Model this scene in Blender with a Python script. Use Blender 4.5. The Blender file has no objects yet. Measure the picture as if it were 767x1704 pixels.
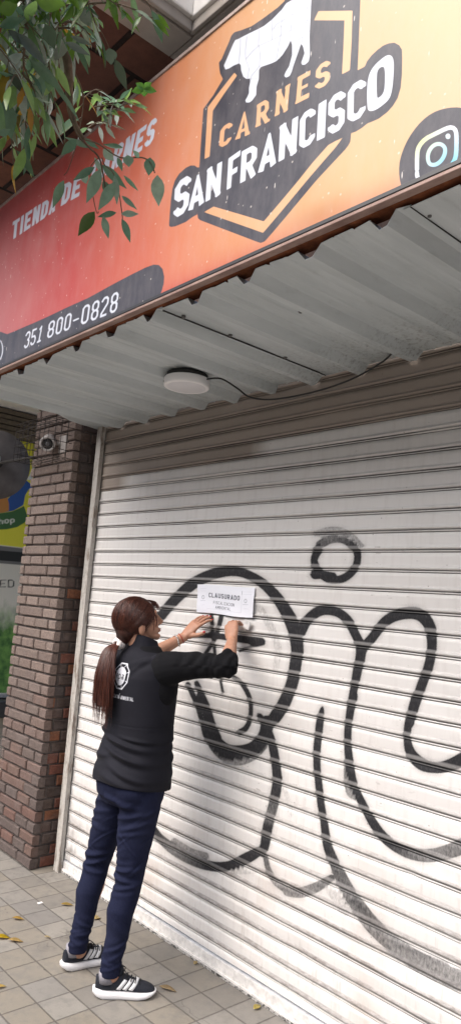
import bpy, bmesh, math, random
import numpy as np
from mathutils import Vector, Matrix
from math import sin, cos, pi, radians, sqrt, hypot

random.seed(7)
rng = np.random.default_rng(11)
SC = bpy.context.scene
COL = SC.collection

# ------------------------------------------------------------------ camera model (solved from the photograph's vanishing points)
W0, H0 = 767, 1704
FPX = 1206.52
YAW, PITCH, ROLL = 0.85056, 0.124504, 0.0759107
CAM = np.array([4.073895, -2.441494, 1.696253])
_f = np.array([-sin(YAW)*cos(PITCH), cos(YAW)*cos(PITCH), sin(PITCH)])
_r = np.cross(_f, [0, 0, 1]); _r /= np.linalg.norm(_r)
_u = np.cross(_r, _f)
CR = _r*cos(ROLL)+_u*sin(ROLL)
CU = -_r*sin(ROLL)+_u*cos(ROLL)
CF = _f

def art(P):
    """where a point of a printed or sprayed surface falls on the traced artwork sheet (units: sheet pixels)"""
    v = np.asarray(P, float)-CAM
    z = v@CF
    return W0/2+FPX*(v@CR)/z, H0/2-FPX*(v@CU)/z

# ------------------------------------------------------------------ object helpers
def new_obj(name, me, parent=None, mat=None, **props):
    o = bpy.data.objects.new(name, me)
    COL.objects.link(o)
    if parent is not None:
        o.parent = parent
    if mat is not None and me is not None:
        mats = mat if isinstance(mat, (list, tuple)) else [mat]
        for m in mats:
            me.materials.append(m)
    for k, v in props.items():
        o[k] = v
    return o

def empty(name, loc, label, category, group=None, kind=None):
    o = bpy.data.objects.new(name, None)
    COL.objects.link(o)
    o.location = loc
    o.empty_display_size = 0.1
    o['label'] = label; o['category'] = category
    if group: o['group'] = group
    return o

def tag(o, label=None, category=None, group=None, kind=None):
    if label: o['label'] = label
    if category: o['category'] = category
    if group: o['group'] = group
    if kind: o['kind'] = kind
    return o

class MB:
    """mesh collector (world coordinates)"""
    def __init__(s): s.v = []; s.f = []; s.mi = []; s.sm = []; s.col = []
    def add(s, vs, fs, mi=0, smooth=False, col=None):
        b = len(s.v)
        s.v += [tuple(map(float, p)) for p in vs]
        s.f += [tuple(i+b for i in f) for f in fs]
        s.mi += [mi]*len(fs); s.sm += [smooth]*len(fs)
        s.col += [col if col is not None else (1, 1, 1)]*len(fs)
        return b
    def box(s, a, b, mi=0, col=None, bev=0.0, M=None):
        x0, y0, z0 = a; x1, y1, z1 = b
        if bev <= 0:
            vs = [(x0,y0,z0),(x1,y0,z0),(x1,y1,z0),(x0,y1,z0),(x0,y0,z1),(x1,y0,z1),(x1,y1,z1),(x0,y1,z1)]
            fs = [(0,3,2,1),(4,5,6,7),(0,1,5,4),(1,2,6,5),(2,3,7,6),(3,0,4,7)]
        else:
            vs = []; fs = []
            bm = bmesh.new()
            r = bmesh.ops.create_cube(bm, size=1)
            for v in bm.verts:
                v.co = Vector((x0+(v.co.x+.5)*(x1-x0), y0+(v.co.y+.5)*(y1-y0), z0+(v.co.z+.5)*(z1-z0)))
            bmesh.ops.bevel(bm, geom=bm.edges[:], offset=bev, segments=2, affect='EDGES', profile=.6)
            bm.verts.index_update()
            vs = [tuple(v.co) for v in bm.verts]; fs = [tuple(v.index for v in f.verts) for f in bm.faces]
            bm.free()
        if M is not None:
            vs = [tuple(M @ Vector(p)) for p in vs]
        s.add(vs, fs, mi, False, col)
    def tube(s, pts, rad, n=8, mi=0, cap=True, col=None, up=None):
        pts = [Vector(p) for p in pts]
        if not hasattr(rad, '__len__'): rad = [rad]*len(pts)
        ref = Vector(up) if up else Vector((0.13, 0.31, 0.94))
        vs = []; fs = []
        prevx = None
        for i, p in enumerate(pts):
            t = (pts[min(i+1, len(pts)-1)]-pts[max(i-1, 0)])
            if t.length < 1e-9: t = Vector((0, 0, 1))
            t.normalize()
            if prevx is None:
                x = ref.cross(t)
                if x.length < 1e-4: x = Vector((1, 0, 0)).cross(t)
            else:
                x = prevx-t*prevx.dot(t)
                if x.length < 1e-6: x = ref.cross(t)
            x.normalize(); prevx = x
            y = t.cross(x)
            for k in range(n):
                a = 2*pi*k/n
                vs.append(p+(x*cos(a)+y*sin(a))*rad[i])
        for i in range(len(pts)-1):
            for k in range(n):
                a = i*n+k; b = i*n+(k+1) % n
                fs.append((a, b, b+n, a+n))
        if cap:
            fs.append(tuple(reversed(range(n)))); fs.append(tuple(range((len(pts)-1)*n, len(pts)*n)))
        s.add(vs, fs, mi, True, col)
    def loft(s, rings, mi=0, cap=True, closed=True, col=None):
        n = len(rings[0]); vs = [p for r in rings for p in r]; fs = []
        for i in range(len(rings)-1):
            for k in range(n if closed else n-1):
                a = i*n+k; b = i*n+(k+1) % n
                fs.append((a, b, b+n, a+n))
        if cap:
            fs.append(tuple(reversed(range(n)))); fs.append(tuple(range((len(rings)-1)*n, len(rings)*n)))
        s.add(vs, fs, mi, True, col)
    def ellipsoid(s, c, r, M=None, nu=24, nv=14, mi=0):
        vs = []; fs = []
        M = M or Matrix.Identity(3)
        for j in range(1, nv):
            th = pi*j/nv
            for i in range(nu):
                ph = 2*pi*i/nu
                p = M @ Vector((r[0]*sin(th)*cos(ph), r[1]*sin(th)*sin(ph), r[2]*cos(th)))
                vs.append((c[0]+p.x, c[1]+p.y, c[2]+p.z))
        for j in range(nv-2):
            for i in range(nu):
                a = j*nu+i; b = j*nu+(i+1) % nu
                fs.append((a, a+nu, b+nu, b))
        t = M @ Vector((0, 0, r[2])); bt = M @ Vector((0, 0, -r[2]))
        vs.append((c[0]+t.x, c[1]+t.y, c[2]+t.z)); vs.append((c[0]+bt.x, c[1]+bt.y, c[2]+bt.z))
        T = len(vs)-2; B = len(vs)-1
        for i in range(nu):
            fs.append((T, i, (i+1) % nu)); fs.append((B, (nv-2)*nu+(i+1) % nu, (nv-2)*nu+i))
        s.add(vs, fs, mi, True)
    def mesh(s, name, colattr=None):
        me = bpy.data.meshes.new(name)
        me.from_pydata(s.v, [], s.f)
        me.polygons.foreach_set('material_index', s.mi)
        me.polygons.foreach_set('use_smooth', s.sm)
        if colattr:
            ca = me.attributes.new(colattr, 'FLOAT_COLOR', 'CORNER')
            arr = []
            for f, c in zip(s.f, s.col):
                arr += [c[0], c[1], c[2], 1.0]*len(f)
            ca.data.foreach_set('color', arr)
        me.update()
        return me
    def build(s, name, mat=None, parent=None, colattr=None, origin=None, **props):
        org = np.array(origin) if origin is not None else None
        if parent is not None:
            org = np.array(parent_world(parent))
        if org is not None:
            s.v = [(p[0]-org[0], p[1]-org[1], p[2]-org[2]) for p in s.v]
        o = new_obj(name, s.mesh(name, colattr), parent, mat, **props)
        if origin is not None and parent is None:
            o.location = origin
        return o

def parent_world(o):
    p = Vector((0, 0, 0))
    while o is not None:
        p += Vector(o.location); o = o.parent
    return p

def grid_mesh(name, xs, rows, attrs, smooth=True):
    """rows: list of (y,z) profile points shared by all xs, or an array (nr,nx,3)"""
    A = rows if isinstance(rows, np.ndarray) else None
    if A is None:
        nr, nx = len(rows), len(xs)
        A = np.zeros((nr, nx, 3)); A[:, :, 0] = xs[None, :]
        A[:, :, 1] = np.array([r[0] for r in rows])[:, None]; A[:, :, 2] = np.array([r[1] for r in rows])[:, None]
    nr, nx = A.shape[:2]
    me = bpy.data.meshes.new(name)
    me.vertices.add(nr*nx); me.vertices.foreach_set('co', A.reshape(-1).astype(np.float32))
    i, j = np.meshgrid(np.arange(nr-1), np.arange(nx-1), indexing='ij')
    a = (i*nx+j).ravel()
    quads = np.stack([a, a+1, a+nx+1, a+nx], 1)
    nf = len(quads)
    me.loops.add(nf*4); me.loops.foreach_set('vertex_index', quads.ravel().astype(np.int32))
    me.polygons.add(nf); me.polygons.foreach_set('loop_start', (np.arange(nf)*4).astype(np.int32))
    me.polygons.foreach_set('use_smooth', np.full(nf, smooth))
    me.update(calc_edges=True); me.validate()
    for k, v in attrs.items():
        add_attr(me, k, v)
    return me

def add_attr(me, k, v):
    v = np.asarray(v, np.float32)
    if v.ndim == 1:
        at = me.attributes.new(k, 'FLOAT', 'POINT'); at.data.foreach_set('value', v)
    else:
        at = me.attributes.new(k, 'FLOAT_COLOR', 'POINT')
        c = np.ones((len(v), 4), np.float32); c[:, :3] = v
        at.data.foreach_set('color', c.ravel())

# ------------------------------------------------------------------ distance fields for printed artwork
BIG = 60.0
def sdf_poly(d, X, Y, poly, margin=14):
    P = np.array(poly, float)
    m = (X > P[:, 0].min()-margin) & (X < P[:, 0].max()+margin) & (Y > P[:, 1].min()-margin) & (Y < P[:, 1].max()+margin)
    if not m.any(): return
    x = X[m]; y = Y[m]
    dist = np.full(x.shape, 1e9); ins = np.zeros(x.shape, bool)
    n = len(P)
    for i in range(n):
        ax, ay = P[i]; bx, by = P[(i+1) % n]
        ex, ey = bx-ax, by-ay
        L = ex*ex+ey*ey+1e-12
        t = np.clip(((x-ax)*ex+(y-ay)*ey)/L, 0, 1)
        dist = np.minimum(dist, (x-ax-t*ex)**2+(y-ay-t*ey)**2)
        c = ((ay > y) != (by > y))
        with np.errstate(divide='ignore', invalid='ignore'):
            xi = ax+(y-ay)*(ex)/(ey if abs(ey) > 1e-12 else 1e-12)
        ins ^= c & (x < xi)
    s = np.sqrt(dist); s[ins] *= -1
    d[m] = np.minimum(d[m], s)

def sdf_stroke(d, X, Y, pts, w, margin=14):
    for (a, b) in zip(pts[:-1], pts[1:]):
        x0, x1 = min(a[0], b[0])-w-margin, max(a[0], b[0])+w+margin
        y0, y1 = min(a[1], b[1])-w-margin, max(a[1], b[1])+w+margin
        m = (X > x0) & (X < x1) & (Y > y0) & (Y < y1)
        if not m.any(): continue
        x = X[m]; y = Y[m]
        ex, ey = b[0]-a[0], b[1]-a[1]
        t = np.clip(((x-a[0])*ex+(y-a[1])*ey)/(ex*ex+ey*ey+1e-12), 0, 1)
        s = np.hypot(x-a[0]-t*ex, y-a[1]-t*ey)-w/2
        d[m] = np.minimum(d[m], s)

def smooth_poly(pts, k=2, closed=True):
    P = [tuple(p) for p in pts]
    for _ in range(k):
        Q = []; n = len(P)
        for i in range(n if closed else n-1):
            a = P[i]; b = P[(i+1) % n]
            Q.append((a[0]*.75+b[0]*.25, a[1]*.75+b[1]*.25)); Q.append((a[0]*.25+b[0]*.75, a[1]*.25+b[1]*.75))
        if not closed: Q = [P[0]]+Q+[P[-1]]
        P = Q
    return P

def glyph(ch, a, t, serif=False):
    """stroke skeletons of one letter in a box a wide, 1 high -> list of polylines"""
    L, R, B, T, M, m = t/2, a-t/2, t/2, 1-t/2, .5, a/2
    c = min(.11, (R-L)*.3)
    Cc = [(R, T-.16), (R, T-c), (R-c, T), (L+c, T), (L, T-c), (L, B+c), (L+c, B), (R-c, B), (R, B+c), (R, B+.16)]
    O = [(L+c, T), (R-c, T), (R, T-c), (R, B+c), (R-c, B), (L+c, B), (L, B+c), (L, T-c), (L+c, T)]
    S = [(R, T-.14), (R, T-c), (R-c, T), (L+c, T), (L, T-c), (L, M+c), (L+c, M), (R-c, M), (R, M-c), (R, B+c), (R-c, B), (L+c, B), (L, B+c), (L, B+.14)]
    G = {
     'C': [Cc], 'O': [O], '0': [O], 'S': [S],
     '5': [[(R, T), (L, T), (L, M+.04), (R-c, M+.04), (R, M-c), (R, B+c), (R-c, B), (L+c, B), (L, B+c), (L, B+.1)]],
     '2': [[(L, T-.1), (L, T-c), (L+c, T), (R-c, T), (R, T-c), (R, M+c), (L, B+.12), (L, B), (R, B)]],
     '3': [[(L, T-.1), (L, T-c), (L+c, T), (R-c, T), (R, T-c), (R, M+c), (R-c, M), (R, M-c), (R, B+c), (R-c, B), (L+c, B), (L, B+c), (L, B+.1)], [(m, M), (R-c, M)]],
     '8': [[(L+c, T), (R-c, T), (R, T-c), (R, M+c), (R-c, M), (L+c, M), (L, M+c), (L, T-c), (L+c, T)], [(L+c, M), (R-c, M), (R, M-c), (R, B+c), (R-c, B), (L+c, B), (L, B+c), (L, M-c), (L+c, M)]],
     '1': [[(m-.16, 1-.2), (m, T), (m, 0)], [(L, B), (R, B)]],
     '-': [[(0, M), (a, M)]],
     'I': [[(m, 0), (m, 1)]],
     'A': [[(L, 0), (m, T), (R, 0)], [(L+.12*a, .27), (R-.12*a, .27)]],
     'N': [[(L, 0), (L, T), (R, B), (R, 1)]],
     'F': [[(L, 0), (L, T), (a, T)], [(L, .47), (a*.88, .47)]],
     'E': [[(a, T), (L, T), (L, B), (a, B)], [(L, M), (a*.85, M)]],
     'T': [[(0, T), (a, T)], [(m, 0), (m, T)]],
     'L': [[(L, 1), (L, B), (a, B)]],
     'U': [[(L, 1), (L, B+c), (L+c, B), (R-c, B), (R, B+c), (R, 1)]],
     'D': [[(L, B), (L, T), (R-c*1.4, T), (R, T-c*1.4), (R, B+c*1.4), (R-c*1.4, B), (L, B)]],
     'R': [[(L, 0), (L, T), (R-c, T), (R, T-c), (R, M+c*.8), (R-c, M-.04), (L, M-.04)], [(m, M-.05), (R, 0)]],
     'P': [[(L, 0), (L, T), (R-c, T), (R, T-c), (R, M+c*.5), (R-c, M-.07), (L, M-.07)]],
     'B': [[(L, B), (L, T), (R-c, T), (R, T-c), (R, M+c), (R-c, M), (L, M)], [(R-c, M), (R, M-c), (R, B+c), (R-c, B), (L, B)]],
     'M': [[(L, 0), (L, T), (m, .35), (R, T), (R, 0)]],
     'Z': [[(0, T), (R, T), (L, B), (a, B)]],
     'a': [[(L, .6), (R-c, .66-t/2+.02), (R, .55), (R, 0)], [(R, .34), (L+c, .34), (L, .25), (L, B+.06), (L+c, B), (R, B+.04)]],
     'p': [[(L, -.3), (L, .66)], [(L, .62), (R-c, .62), (R, .5), (R, .16), (R-c, B), (L, B)]],
     'h': [[(L, 1), (L, 0)], [(L, .55), (m, .66), (R, .55), (R, 0)]],
     'o': [[(L+c, .66), (R-c, .66), (R, .55), (R, B+c), (R-c, B), (L+c, B), (L, B+c), (L, .55), (L+c, .66)]],
     'v': [[(L, .7), (m, B), (R, .7)]],
     ' ': [],
    }
    segs = [list(p) for p in G[ch]]
    if serif:
        q = t*.62
        sx = {'A': [(L, B*.6), (R, B*.6)], 'N': [(L, B*.6), (L, 1-B*.6), (R, 1-B*.6)], 'R': [(L, B*.6), (L, 1-B*.6), (R, B*.6)],
              'E': [(L, B*.6), (L, 1-B*.6)]}.get(ch, [])
        for (x, y) in sx:
            segs.append([(x-q*1.0, y), (x+q*1.0, y)])
    return segs

def glyph_polys(ch, a, t, serif=False):
    out = []
    for pl in glyph(ch, a, t, serif):
        closed = len(pl) > 2 and pl[0] == pl[-1]
        n = len(pl)
        th = t*.62 if (serif and len(pl) == 2 and abs(pl[0][1]-pl[1][1]) < 1e-6) else t
        for i in range(n-1):
            p = np.array(pl[i]); q = np.array(pl[i+1]); d = q-p; Ln = np.linalg.norm(d)
            if Ln < 1e-6: continue
            d /= Ln
            def ext(k, sgn):
                if k < 0 or k+2 > n-1+0:
                    pass
                return 0
            e0 = e1 = 0.0
            def ang(u, v):
                cv = float(np.clip(np.dot(u, v), -1, 1)); return math.acos(cv)
            if i > 0 or closed:
                pp = np.array(pl[i-1]) if i > 0 else np.array(pl[-2]); u = p-pp; u /= np.linalg.norm(u)
                e0 = min(th/2*math.tan(min(ang(u, d), 2.2)/2), th*.55)
            if i < n-2 or closed:
                qq = np.array(pl[i+2]) if i < n-2 else np.array(pl[1]); v = qq-q; v /= np.linalg.norm(v)
                e1 = min(th/2*math.tan(min(ang(d, v), 2.2)/2), th*.55)
            nrm = np.array([-d[1], d[0]])*th/2
            p2 = p-d*e0; q2 = q+d*e1
            out.append([tuple(v) for v in (p2-nrm, q2-nrm, q2+nrm, p2+nrm)])
    return out

def put_glyph(d, X, Y, ch, quad, a=.5, t=.17, serif=False):
    bl, br, tr, tl = [np.array(p, float) for p in quad]
    for poly in glyph_polys(ch, a, t, serif):
        Q = []
        for (x, y) in poly:
            s = x/a
            Q.append(tuple((bl*(1-s)+br*s)*(1-y)+(tl*(1-s)+tr*s)*y))
        sdf_poly(d, X, Y, Q)

def put_text(d, X, Y, txt, quad, a=.5, t=.17, gap=.12, serif=False, widths=None):
    bl, br, tr, tl = [np.array(p, float) for p in quad]
    ws = [(.22 if c == 'I' else (.3 if c in ' ' else (.62 if c == 'M' else a))) for c in txt]
    tot = sum(ws)+gap*(len(txt)-1)
    x = 0
    for c, w in zip(txt, ws):
        s0, s1 = x/tot, (x+w)/tot
        put_glyph(d, X, Y, c, (bl+(br-bl)*s0, bl+(br-bl)*s1, tl+(tr-tl)*s1, tl+(tr-tl)*s0), max(w, t), t, serif)
        x += w+gap

def Z(ox, oy, sc):
    def f(*pts):
        return [(ox+x/sc, oy+y/sc) for (x, y) in pts]
    return f

# ------------------------------------------------------------------ material helper
class N:
    def __init__(s, name):
        s.m = bpy.data.materials.new(name); s.m.use_nodes = True
        s.t = s.m.node_tree; s.t.nodes.clear()
        s.out = s.t.nodes.new('ShaderNodeOutputMaterial')
        s.b = s.t.nodes.new('ShaderNodeBsdfPrincipled')
        s.t.links.new(s.b.outputs[0], s.out.inputs[0])
        s._tc = None
    def n(s, typ, **kw):
        nd = s.t.nodes.new('ShaderNode'+typ)
        for k, v in kw.items(): setattr(nd, k, v)
        return nd
    def link(s, a, b): s.t.links.new(a, b)
    def val(s, sock, v):
        if hasattr(v, 'is_output') or isinstance(v, bpy.types.NodeSocket): s.link(v, sock)
        else: sock.default_value = v
    def pos(s):
        if s._tc is None: s._tc = s.n('NewGeometry')
        return s._tc.outputs['Position']
    def obj(s):
        return s.n('TexCoord').outputs['Object']
    def sep(s, v):
        nd = s.n('SeparateXYZ'); s.link(v, nd.inputs[0]); return nd.outputs
    def mathn(s, op, a, b=None, c=None, clamp=False):
        nd = s.n('Math', operation=op, use_clamp=clamp)
        s.val(nd.inputs[0], a)
        if b is not None: s.val(nd.inputs[1], b)
        if c is not None: s.val(nd.inputs[2], c)
        return nd.outputs[0]
    def noise(s, scale=5, detail=4, rough=.55, vec=None, dist=0.0, stretch=None, dim='3D'):
        nd = s.n('TexNoise')
        nd.inputs['Scale'].default_value = scale; nd.inputs['Detail'].default_value = detail
        nd.inputs['Roughness'].default_value = rough; nd.inputs['Distortion'].default_value = dist
        v = vec if vec is not None else s.pos()
        if stretch is not None:
            mp = s.n('Mapping'); mp.inputs['Scale'].default_value = stretch; s.link(v, mp.inputs[0]); v = mp.outputs[0]
        s.link(v, nd.inputs['Vector'])
        return nd.outputs['Fac']
    def ramp(s, fac, stops, interp='LINEAR'):
        nd = s.n('ValToRGB'); cr = nd.color_ramp; cr.interpolation = interp
        while len(cr.elements) > 1: cr.elements.remove(cr.elements[-1])
        for i, (p, c) in enumerate(stops):
            e = cr.elements[0] if i == 0 else cr.elements.new(p)
            e.position = p; e.color = (c[0], c[1], c[2], 1) if hasattr(c, '__len__') else (c, c, c, 1)
        s.val(nd.inputs[0], fac)
        return nd.outputs[0]
    def mr(s, v, a, b, c=0., d=1.):
        nd = s.n('MapRange'); s.val(nd.inputs[0], v)
        for i, x in enumerate((a, b, c, d)): nd.inputs[i+1].default_value = x
        return nd.outputs[0]
    def mix(s, fac, a, b, mode='MIX'):
        nd = s.n('MixRGB', blend_type=mode)
        s.val(nd.inputs[0], fac)
        for i, x in ((1, a), (2, b)):
            if isinstance(x, tuple): nd.inputs[i].default_value = (x[0], x[1], x[2], 1)
            else: s.val(nd.inputs[i], x)
        return nd.outputs[0]
    def attr(s, name, fac=True):
        nd = s.n('Attribute', attribute_name=name)
        return nd.outputs['Fac'] if fac else nd.outputs['Color']
    def bump(s, h, strength=.3, dist=.01):
        nd = s.n('Bump'); nd.inputs['Strength'].default_value = strength; nd.inputs['Distance'].default_value = dist
        s.link(h, nd.inputs['Height']); s.link(nd.outputs[0], s.b.inputs['Normal']); return nd
    def set(s, col=None, rough=None, metal=None, spec=None, coat=None, sheen=None):
        if col is not None:
            if isinstance(col, tuple): s.b.inputs['Base Color'].default_value = (col[0], col[1], col[2], 1)
            else: s.link(col, s.b.inputs['Base Color'])
        if rough is not None: s.val(s.b.inputs['Roughness'], rough)
        if metal is not None: s.val(s.b.inputs['Metallic'], metal)
        if spec is not None: s.val(s.b.inputs['Specular IOR Level'], spec)
        if coat is not None: s.val(s.b.inputs['Coat Weight'], coat)
        if sheen is not None: s.val(s.b.inputs['Sheen Weight'], sheen)
        return s.m

def simple(name, col, rough=.6, metal=0., nscale=30, amt=.25, bump=.0, spec=.5):
    k = N(name)
    nz = k.noise(nscale, 5)
    c = k.mix(k.mr(nz, .3, .7), tuple(x*(1-amt) for x in col), tuple(min(1, x*(1+amt)) for x in col))
    if bump: k.bump(nz, bump, .002)
    return k.set(c, rough, metal, spec)
# ================================================================== MATERIALS + SETTING
def white_noise_cells(k, sx, sy, sz=1.0, off=(0, 0, 0)):
    pass

# ---- pavement tiles
def mat_tiles():
    k = N('pavement_tiles')
    P = k.sep(k.pos())
    T = .1559
    u = k.mathn('DIVIDE', k.mathn('SUBTRACT', P[0], .9083), T)
    v = k.mathn('DIVIDE', k.mathn('SUBTRACT', P[1], -.012), T)
    fu = k.mathn('FRACT', u); fv = k.mathn('FRACT', v)
    eu = k.mathn('MINIMUM', fu, k.mathn('SUBTRACT', 1., fu)); ev = k.mathn('MINIMUM', fv, k.mathn('SUBTRACT', 1., fv))
    wob = k.mathn('MULTIPLY', k.mathn('SUBTRACT', k.noise(60, 3), .5), .035)
    e = k.mathn('ADD', k.mathn('MINIMUM', eu, ev), wob)
    joint = k.mr(e, .012, .034, 1, 0)
    cell = k.n('CombineXYZ'); k.link(k.mathn('FLOOR', u), cell.inputs[0]); k.link(k.mathn('FLOOR', v), cell.inputs[1])
    wn = k.n('TexWhiteNoise', noise_dimensions='3D'); k.link(cell.outputs[0], wn.inputs['Vector'])
    base = k.ramp(wn.outputs['Value'], [(0, (.20, .185, .165)), (.45, (.25, .22, .175)), (.6, (.235, .22, .20)), (.93, (.285, .265, .235)), (1, (.155, .148, .145))])
    big = k.noise(2.2, 5, .6); fine = k.noise(140, 4, .7); mid = k.noise(14, 6, .65)
    c = k.mix(k.mr(big, .35, .7, 0, .35), base, (.17, .155, .14))
    c = k.mix(k.mr(fine, .3, .75, 0, .30), c, (.13, .12, .105))
    c = k.mix(k.mr(mid, .48, .68, 0, .6), c, (.16, .15, .14))
    c = k.mix(k.mathn('MULTIPLY', joint, .7), c, (.065, .057, .05))
    vor = k.n('TexVoronoi'); vor.inputs['Scale'].default_value = 9; k.link(k.pos(), vor.inputs['Vector'])
    spot = k.mr(vor.outputs['Distance'], .035, .06, .7, 0)
    c = k.mix(spot, c, (.06, .055, .05))
    stn_ = k.noise(3.4, 6, .7); c = k.mix(k.mr(stn_, .56, .70, 0, .35), c, (.085, .078, .07))
    ck = k.n('TexVoronoi', feature='DISTANCE_TO_EDGE'); ck.inputs['Scale'].default_value = 2.4
    wv = k.n('VectorMath', operation='ADD'); k.link(k.pos(), wv.inputs[0]); nv_ = k.n('TexNoise'); nv_.inputs['Scale'].default_value = 9; k.link(k.pos(), nv_.inputs['Vector'])
    vs_ = k.n('VectorMath', operation='SCALE'); k.link(nv_.outputs['Color'], vs_.inputs[0]); vs_.inputs['Scale'].default_value = .12; k.link(vs_.outputs[0], wv.inputs[1]); k.link(wv.outputs[0], ck.inputs['Vector'])
    crk = k.mathn('MULTIPLY', k.mr(ck.outputs['Distance'], .0, .008, .8, 0), k.mr(k.noise(1.7, 2), .60, .66, 0, .7))
    c = k.mix(crk, c, (.05, .045, .04))
    h = k.mathn('ADD', k.mathn('MULTIPLY', joint, -1.), k.mathn('MULTIPLY', fine, .25))
    h = k.mathn('ADD', h, k.mathn('MULTIPLY', wn.outputs['Value'], .3))
    k.bump(h, .55, .003)
    return k.set(c, k.mr(mid, .3, .7, .55, .8), spec=.35)

xs = np.array([-14, 14.]); ys = np.array([-14., .6])
pav = MB(); pav.add([(-14, -14, 0), (14, -14, 0), (14, .6, 0), (-14, .6, 0)], [(0, 1, 2, 3)])
pv = pav.build('pavement', mat_tiles()); pv['kind'] = 'structure'
gr = MB(); gr.add([(-400, -400, -.004), (400, -400, -.004), (400, 400, -.004), (-400, 400, -.004)], [(0, 1, 2, 3)])
g_ = gr.build('ground', simple('ground_asphalt', (.09, .088, .085), .9)); g_['kind'] = 'structure'
st = MB(); st.add([(-4.2, -.02, .004), (-.78, -.02, .004), (-.78, 4, .004), (-4.2, 4, .004)], [(0, 1, 2, 3)])
s_ = st.build('shop_entrance_floor', simple('entrance_floor', (.33, .29, .23), .7, nscale=8)); s_['kind'] = 'structure'

# houses on the other side of the street (unseen behind the camera, added to close off the low sky)
ob = MB(); Ro = random.Random(2); xx = -34
while xx < 34:
    w_ = Ro.uniform(6, 10); h_ = Ro.uniform(6.0, 8.5)
    ob.box((xx, -22, 0), (xx+w_-.02, -13.2-Ro.uniform(0, .3), h_)); xx += w_
ob_ = ob.build('unseen_houses', simple('opposite_render', (.50, .47, .44), .85, nscale=1.5)); ob_['kind'] = 'structure'
# ---- brick material (per-brick colour attribute)
def mat_brick(name, rough=.85):
    k = N(name)
    base = k.attr('col', False)
    f = k.noise(90, 5, .7); g = k.noise(14, 4)
    c = k.mix(k.mr(f, .3, .7, 0, .6), base, (.045, .035, .033))
    c = k.mix(k.mr(g, .5, .72, 0, .35), c, (.20, .165, .15))
    k.bump(f, 1.0, .006)
    return k.set(c, rough, spec=.3)
M_BRICK = mat_brick('weathered_brick')

def brick_wall_geo(mb, O, U, Nn, width, z0, z1, rowA, rowB, course, joint, depth, palette, mortar, zfun=None, seed=1, vary=.003):
    """bricks standing proud of a mortar bed; O origin (bottom left), U along the wall, Nn outward"""
    R = random.Random(seed)
    O = Vector(O); U = Vector(U); Nn = Vector(Nn); Zv = Vector((0, 0, 1))
    nrow = int((z1-z0)/course)+1
    for r in range(nrow):
        row = rowA if r % 2 == 0 else rowB
        x = 0
        zb = z0+r*course
        for i, w in enumerate(row):
            x0, x1 = x, min(x+w, width); x += w
            if x0 >= width-1e-4: break
            first = i == 0; last = x1 >= width-1e-3
            j = joint/2
            a = x0+(0 if first else j)+R.uniform(-.0015, .0015)*(not first); b = x1-(0 if last else j)+R.uniform(-.002, .002)*(not last)
            d = depth+R.uniform(-vary, vary)
            za, zc = zb+j+R.uniform(-.001, .001), zb+course-j+R.uniform(-.001, .001)
            zc = min(zc, z1)
            c = palette(R, (za-z0)/(z1-z0), za)
            bev = min(.006, (b-a)*.2)
            jit = lambda s_: R.uniform(-s_, s_)
            P = lambda u, n, z: O+U*u+Nn*n+Zv*(z-O.z)
            q = .0012
            base = [P(a, -.03, za), P(b, -.03, za), P(b, -.03, zc), P(a, -.03, zc)]
            lip = [P(a+jit(q), d-bev, za+jit(q)), P(b+jit(q), d-bev, za+jit(q)), P(b+jit(q), d-bev, zc+jit(q)), P(a+jit(q), d-bev, zc+jit(q))]
            e = bev
            top = [P(a+(0 if first else e)+jit(q), d+jit(q), za+e+jit(q)), P(b-(0 if last else e)+jit(q), d+jit(q), za+e+jit(q)), P(b-(0 if last else e)+jit(q), d+jit(q), zc-e+jit(q)), P(a+(0 if first else e)+jit(q), d+jit(q), zc-e+jit(q))]
            vs = base+lip+top
            fs = []
            for s in range(4):
                t = (s+1) % 4
                fs += [(s, t, t+4, s+4), (s+4, t+4, t+8, s+8)]
            fs.append((8, 9, 10, 11))
            mb.add(vs, fs, 0, False, c)

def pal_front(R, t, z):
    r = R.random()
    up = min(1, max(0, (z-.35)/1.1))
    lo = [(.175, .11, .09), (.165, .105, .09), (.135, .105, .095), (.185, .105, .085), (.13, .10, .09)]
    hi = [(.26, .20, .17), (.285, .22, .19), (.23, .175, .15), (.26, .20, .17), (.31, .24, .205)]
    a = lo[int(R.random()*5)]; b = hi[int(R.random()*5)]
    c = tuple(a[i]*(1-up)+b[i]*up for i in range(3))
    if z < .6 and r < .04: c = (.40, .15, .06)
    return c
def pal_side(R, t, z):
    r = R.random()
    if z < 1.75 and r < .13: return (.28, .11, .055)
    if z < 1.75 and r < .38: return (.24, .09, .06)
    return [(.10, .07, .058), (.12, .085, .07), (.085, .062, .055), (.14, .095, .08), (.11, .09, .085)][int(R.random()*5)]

pil = MB()
# mortar core
pil.box((-.662, -.154, 0), (-.114, .30, 3.9), 0, (.15, .13, .12))
CRS = .0685
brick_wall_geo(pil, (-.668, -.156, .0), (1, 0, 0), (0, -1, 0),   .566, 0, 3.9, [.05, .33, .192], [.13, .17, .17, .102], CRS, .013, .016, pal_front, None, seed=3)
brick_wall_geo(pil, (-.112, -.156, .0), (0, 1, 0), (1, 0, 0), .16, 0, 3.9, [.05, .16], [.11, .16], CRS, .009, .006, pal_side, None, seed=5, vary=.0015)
P_ = pil.build('brick_pillar', M_BRICK, None, 'col')
tag(P_, 'weathered brick pillar with dark side face left of the white roller shutter', 'pillar')

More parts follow.
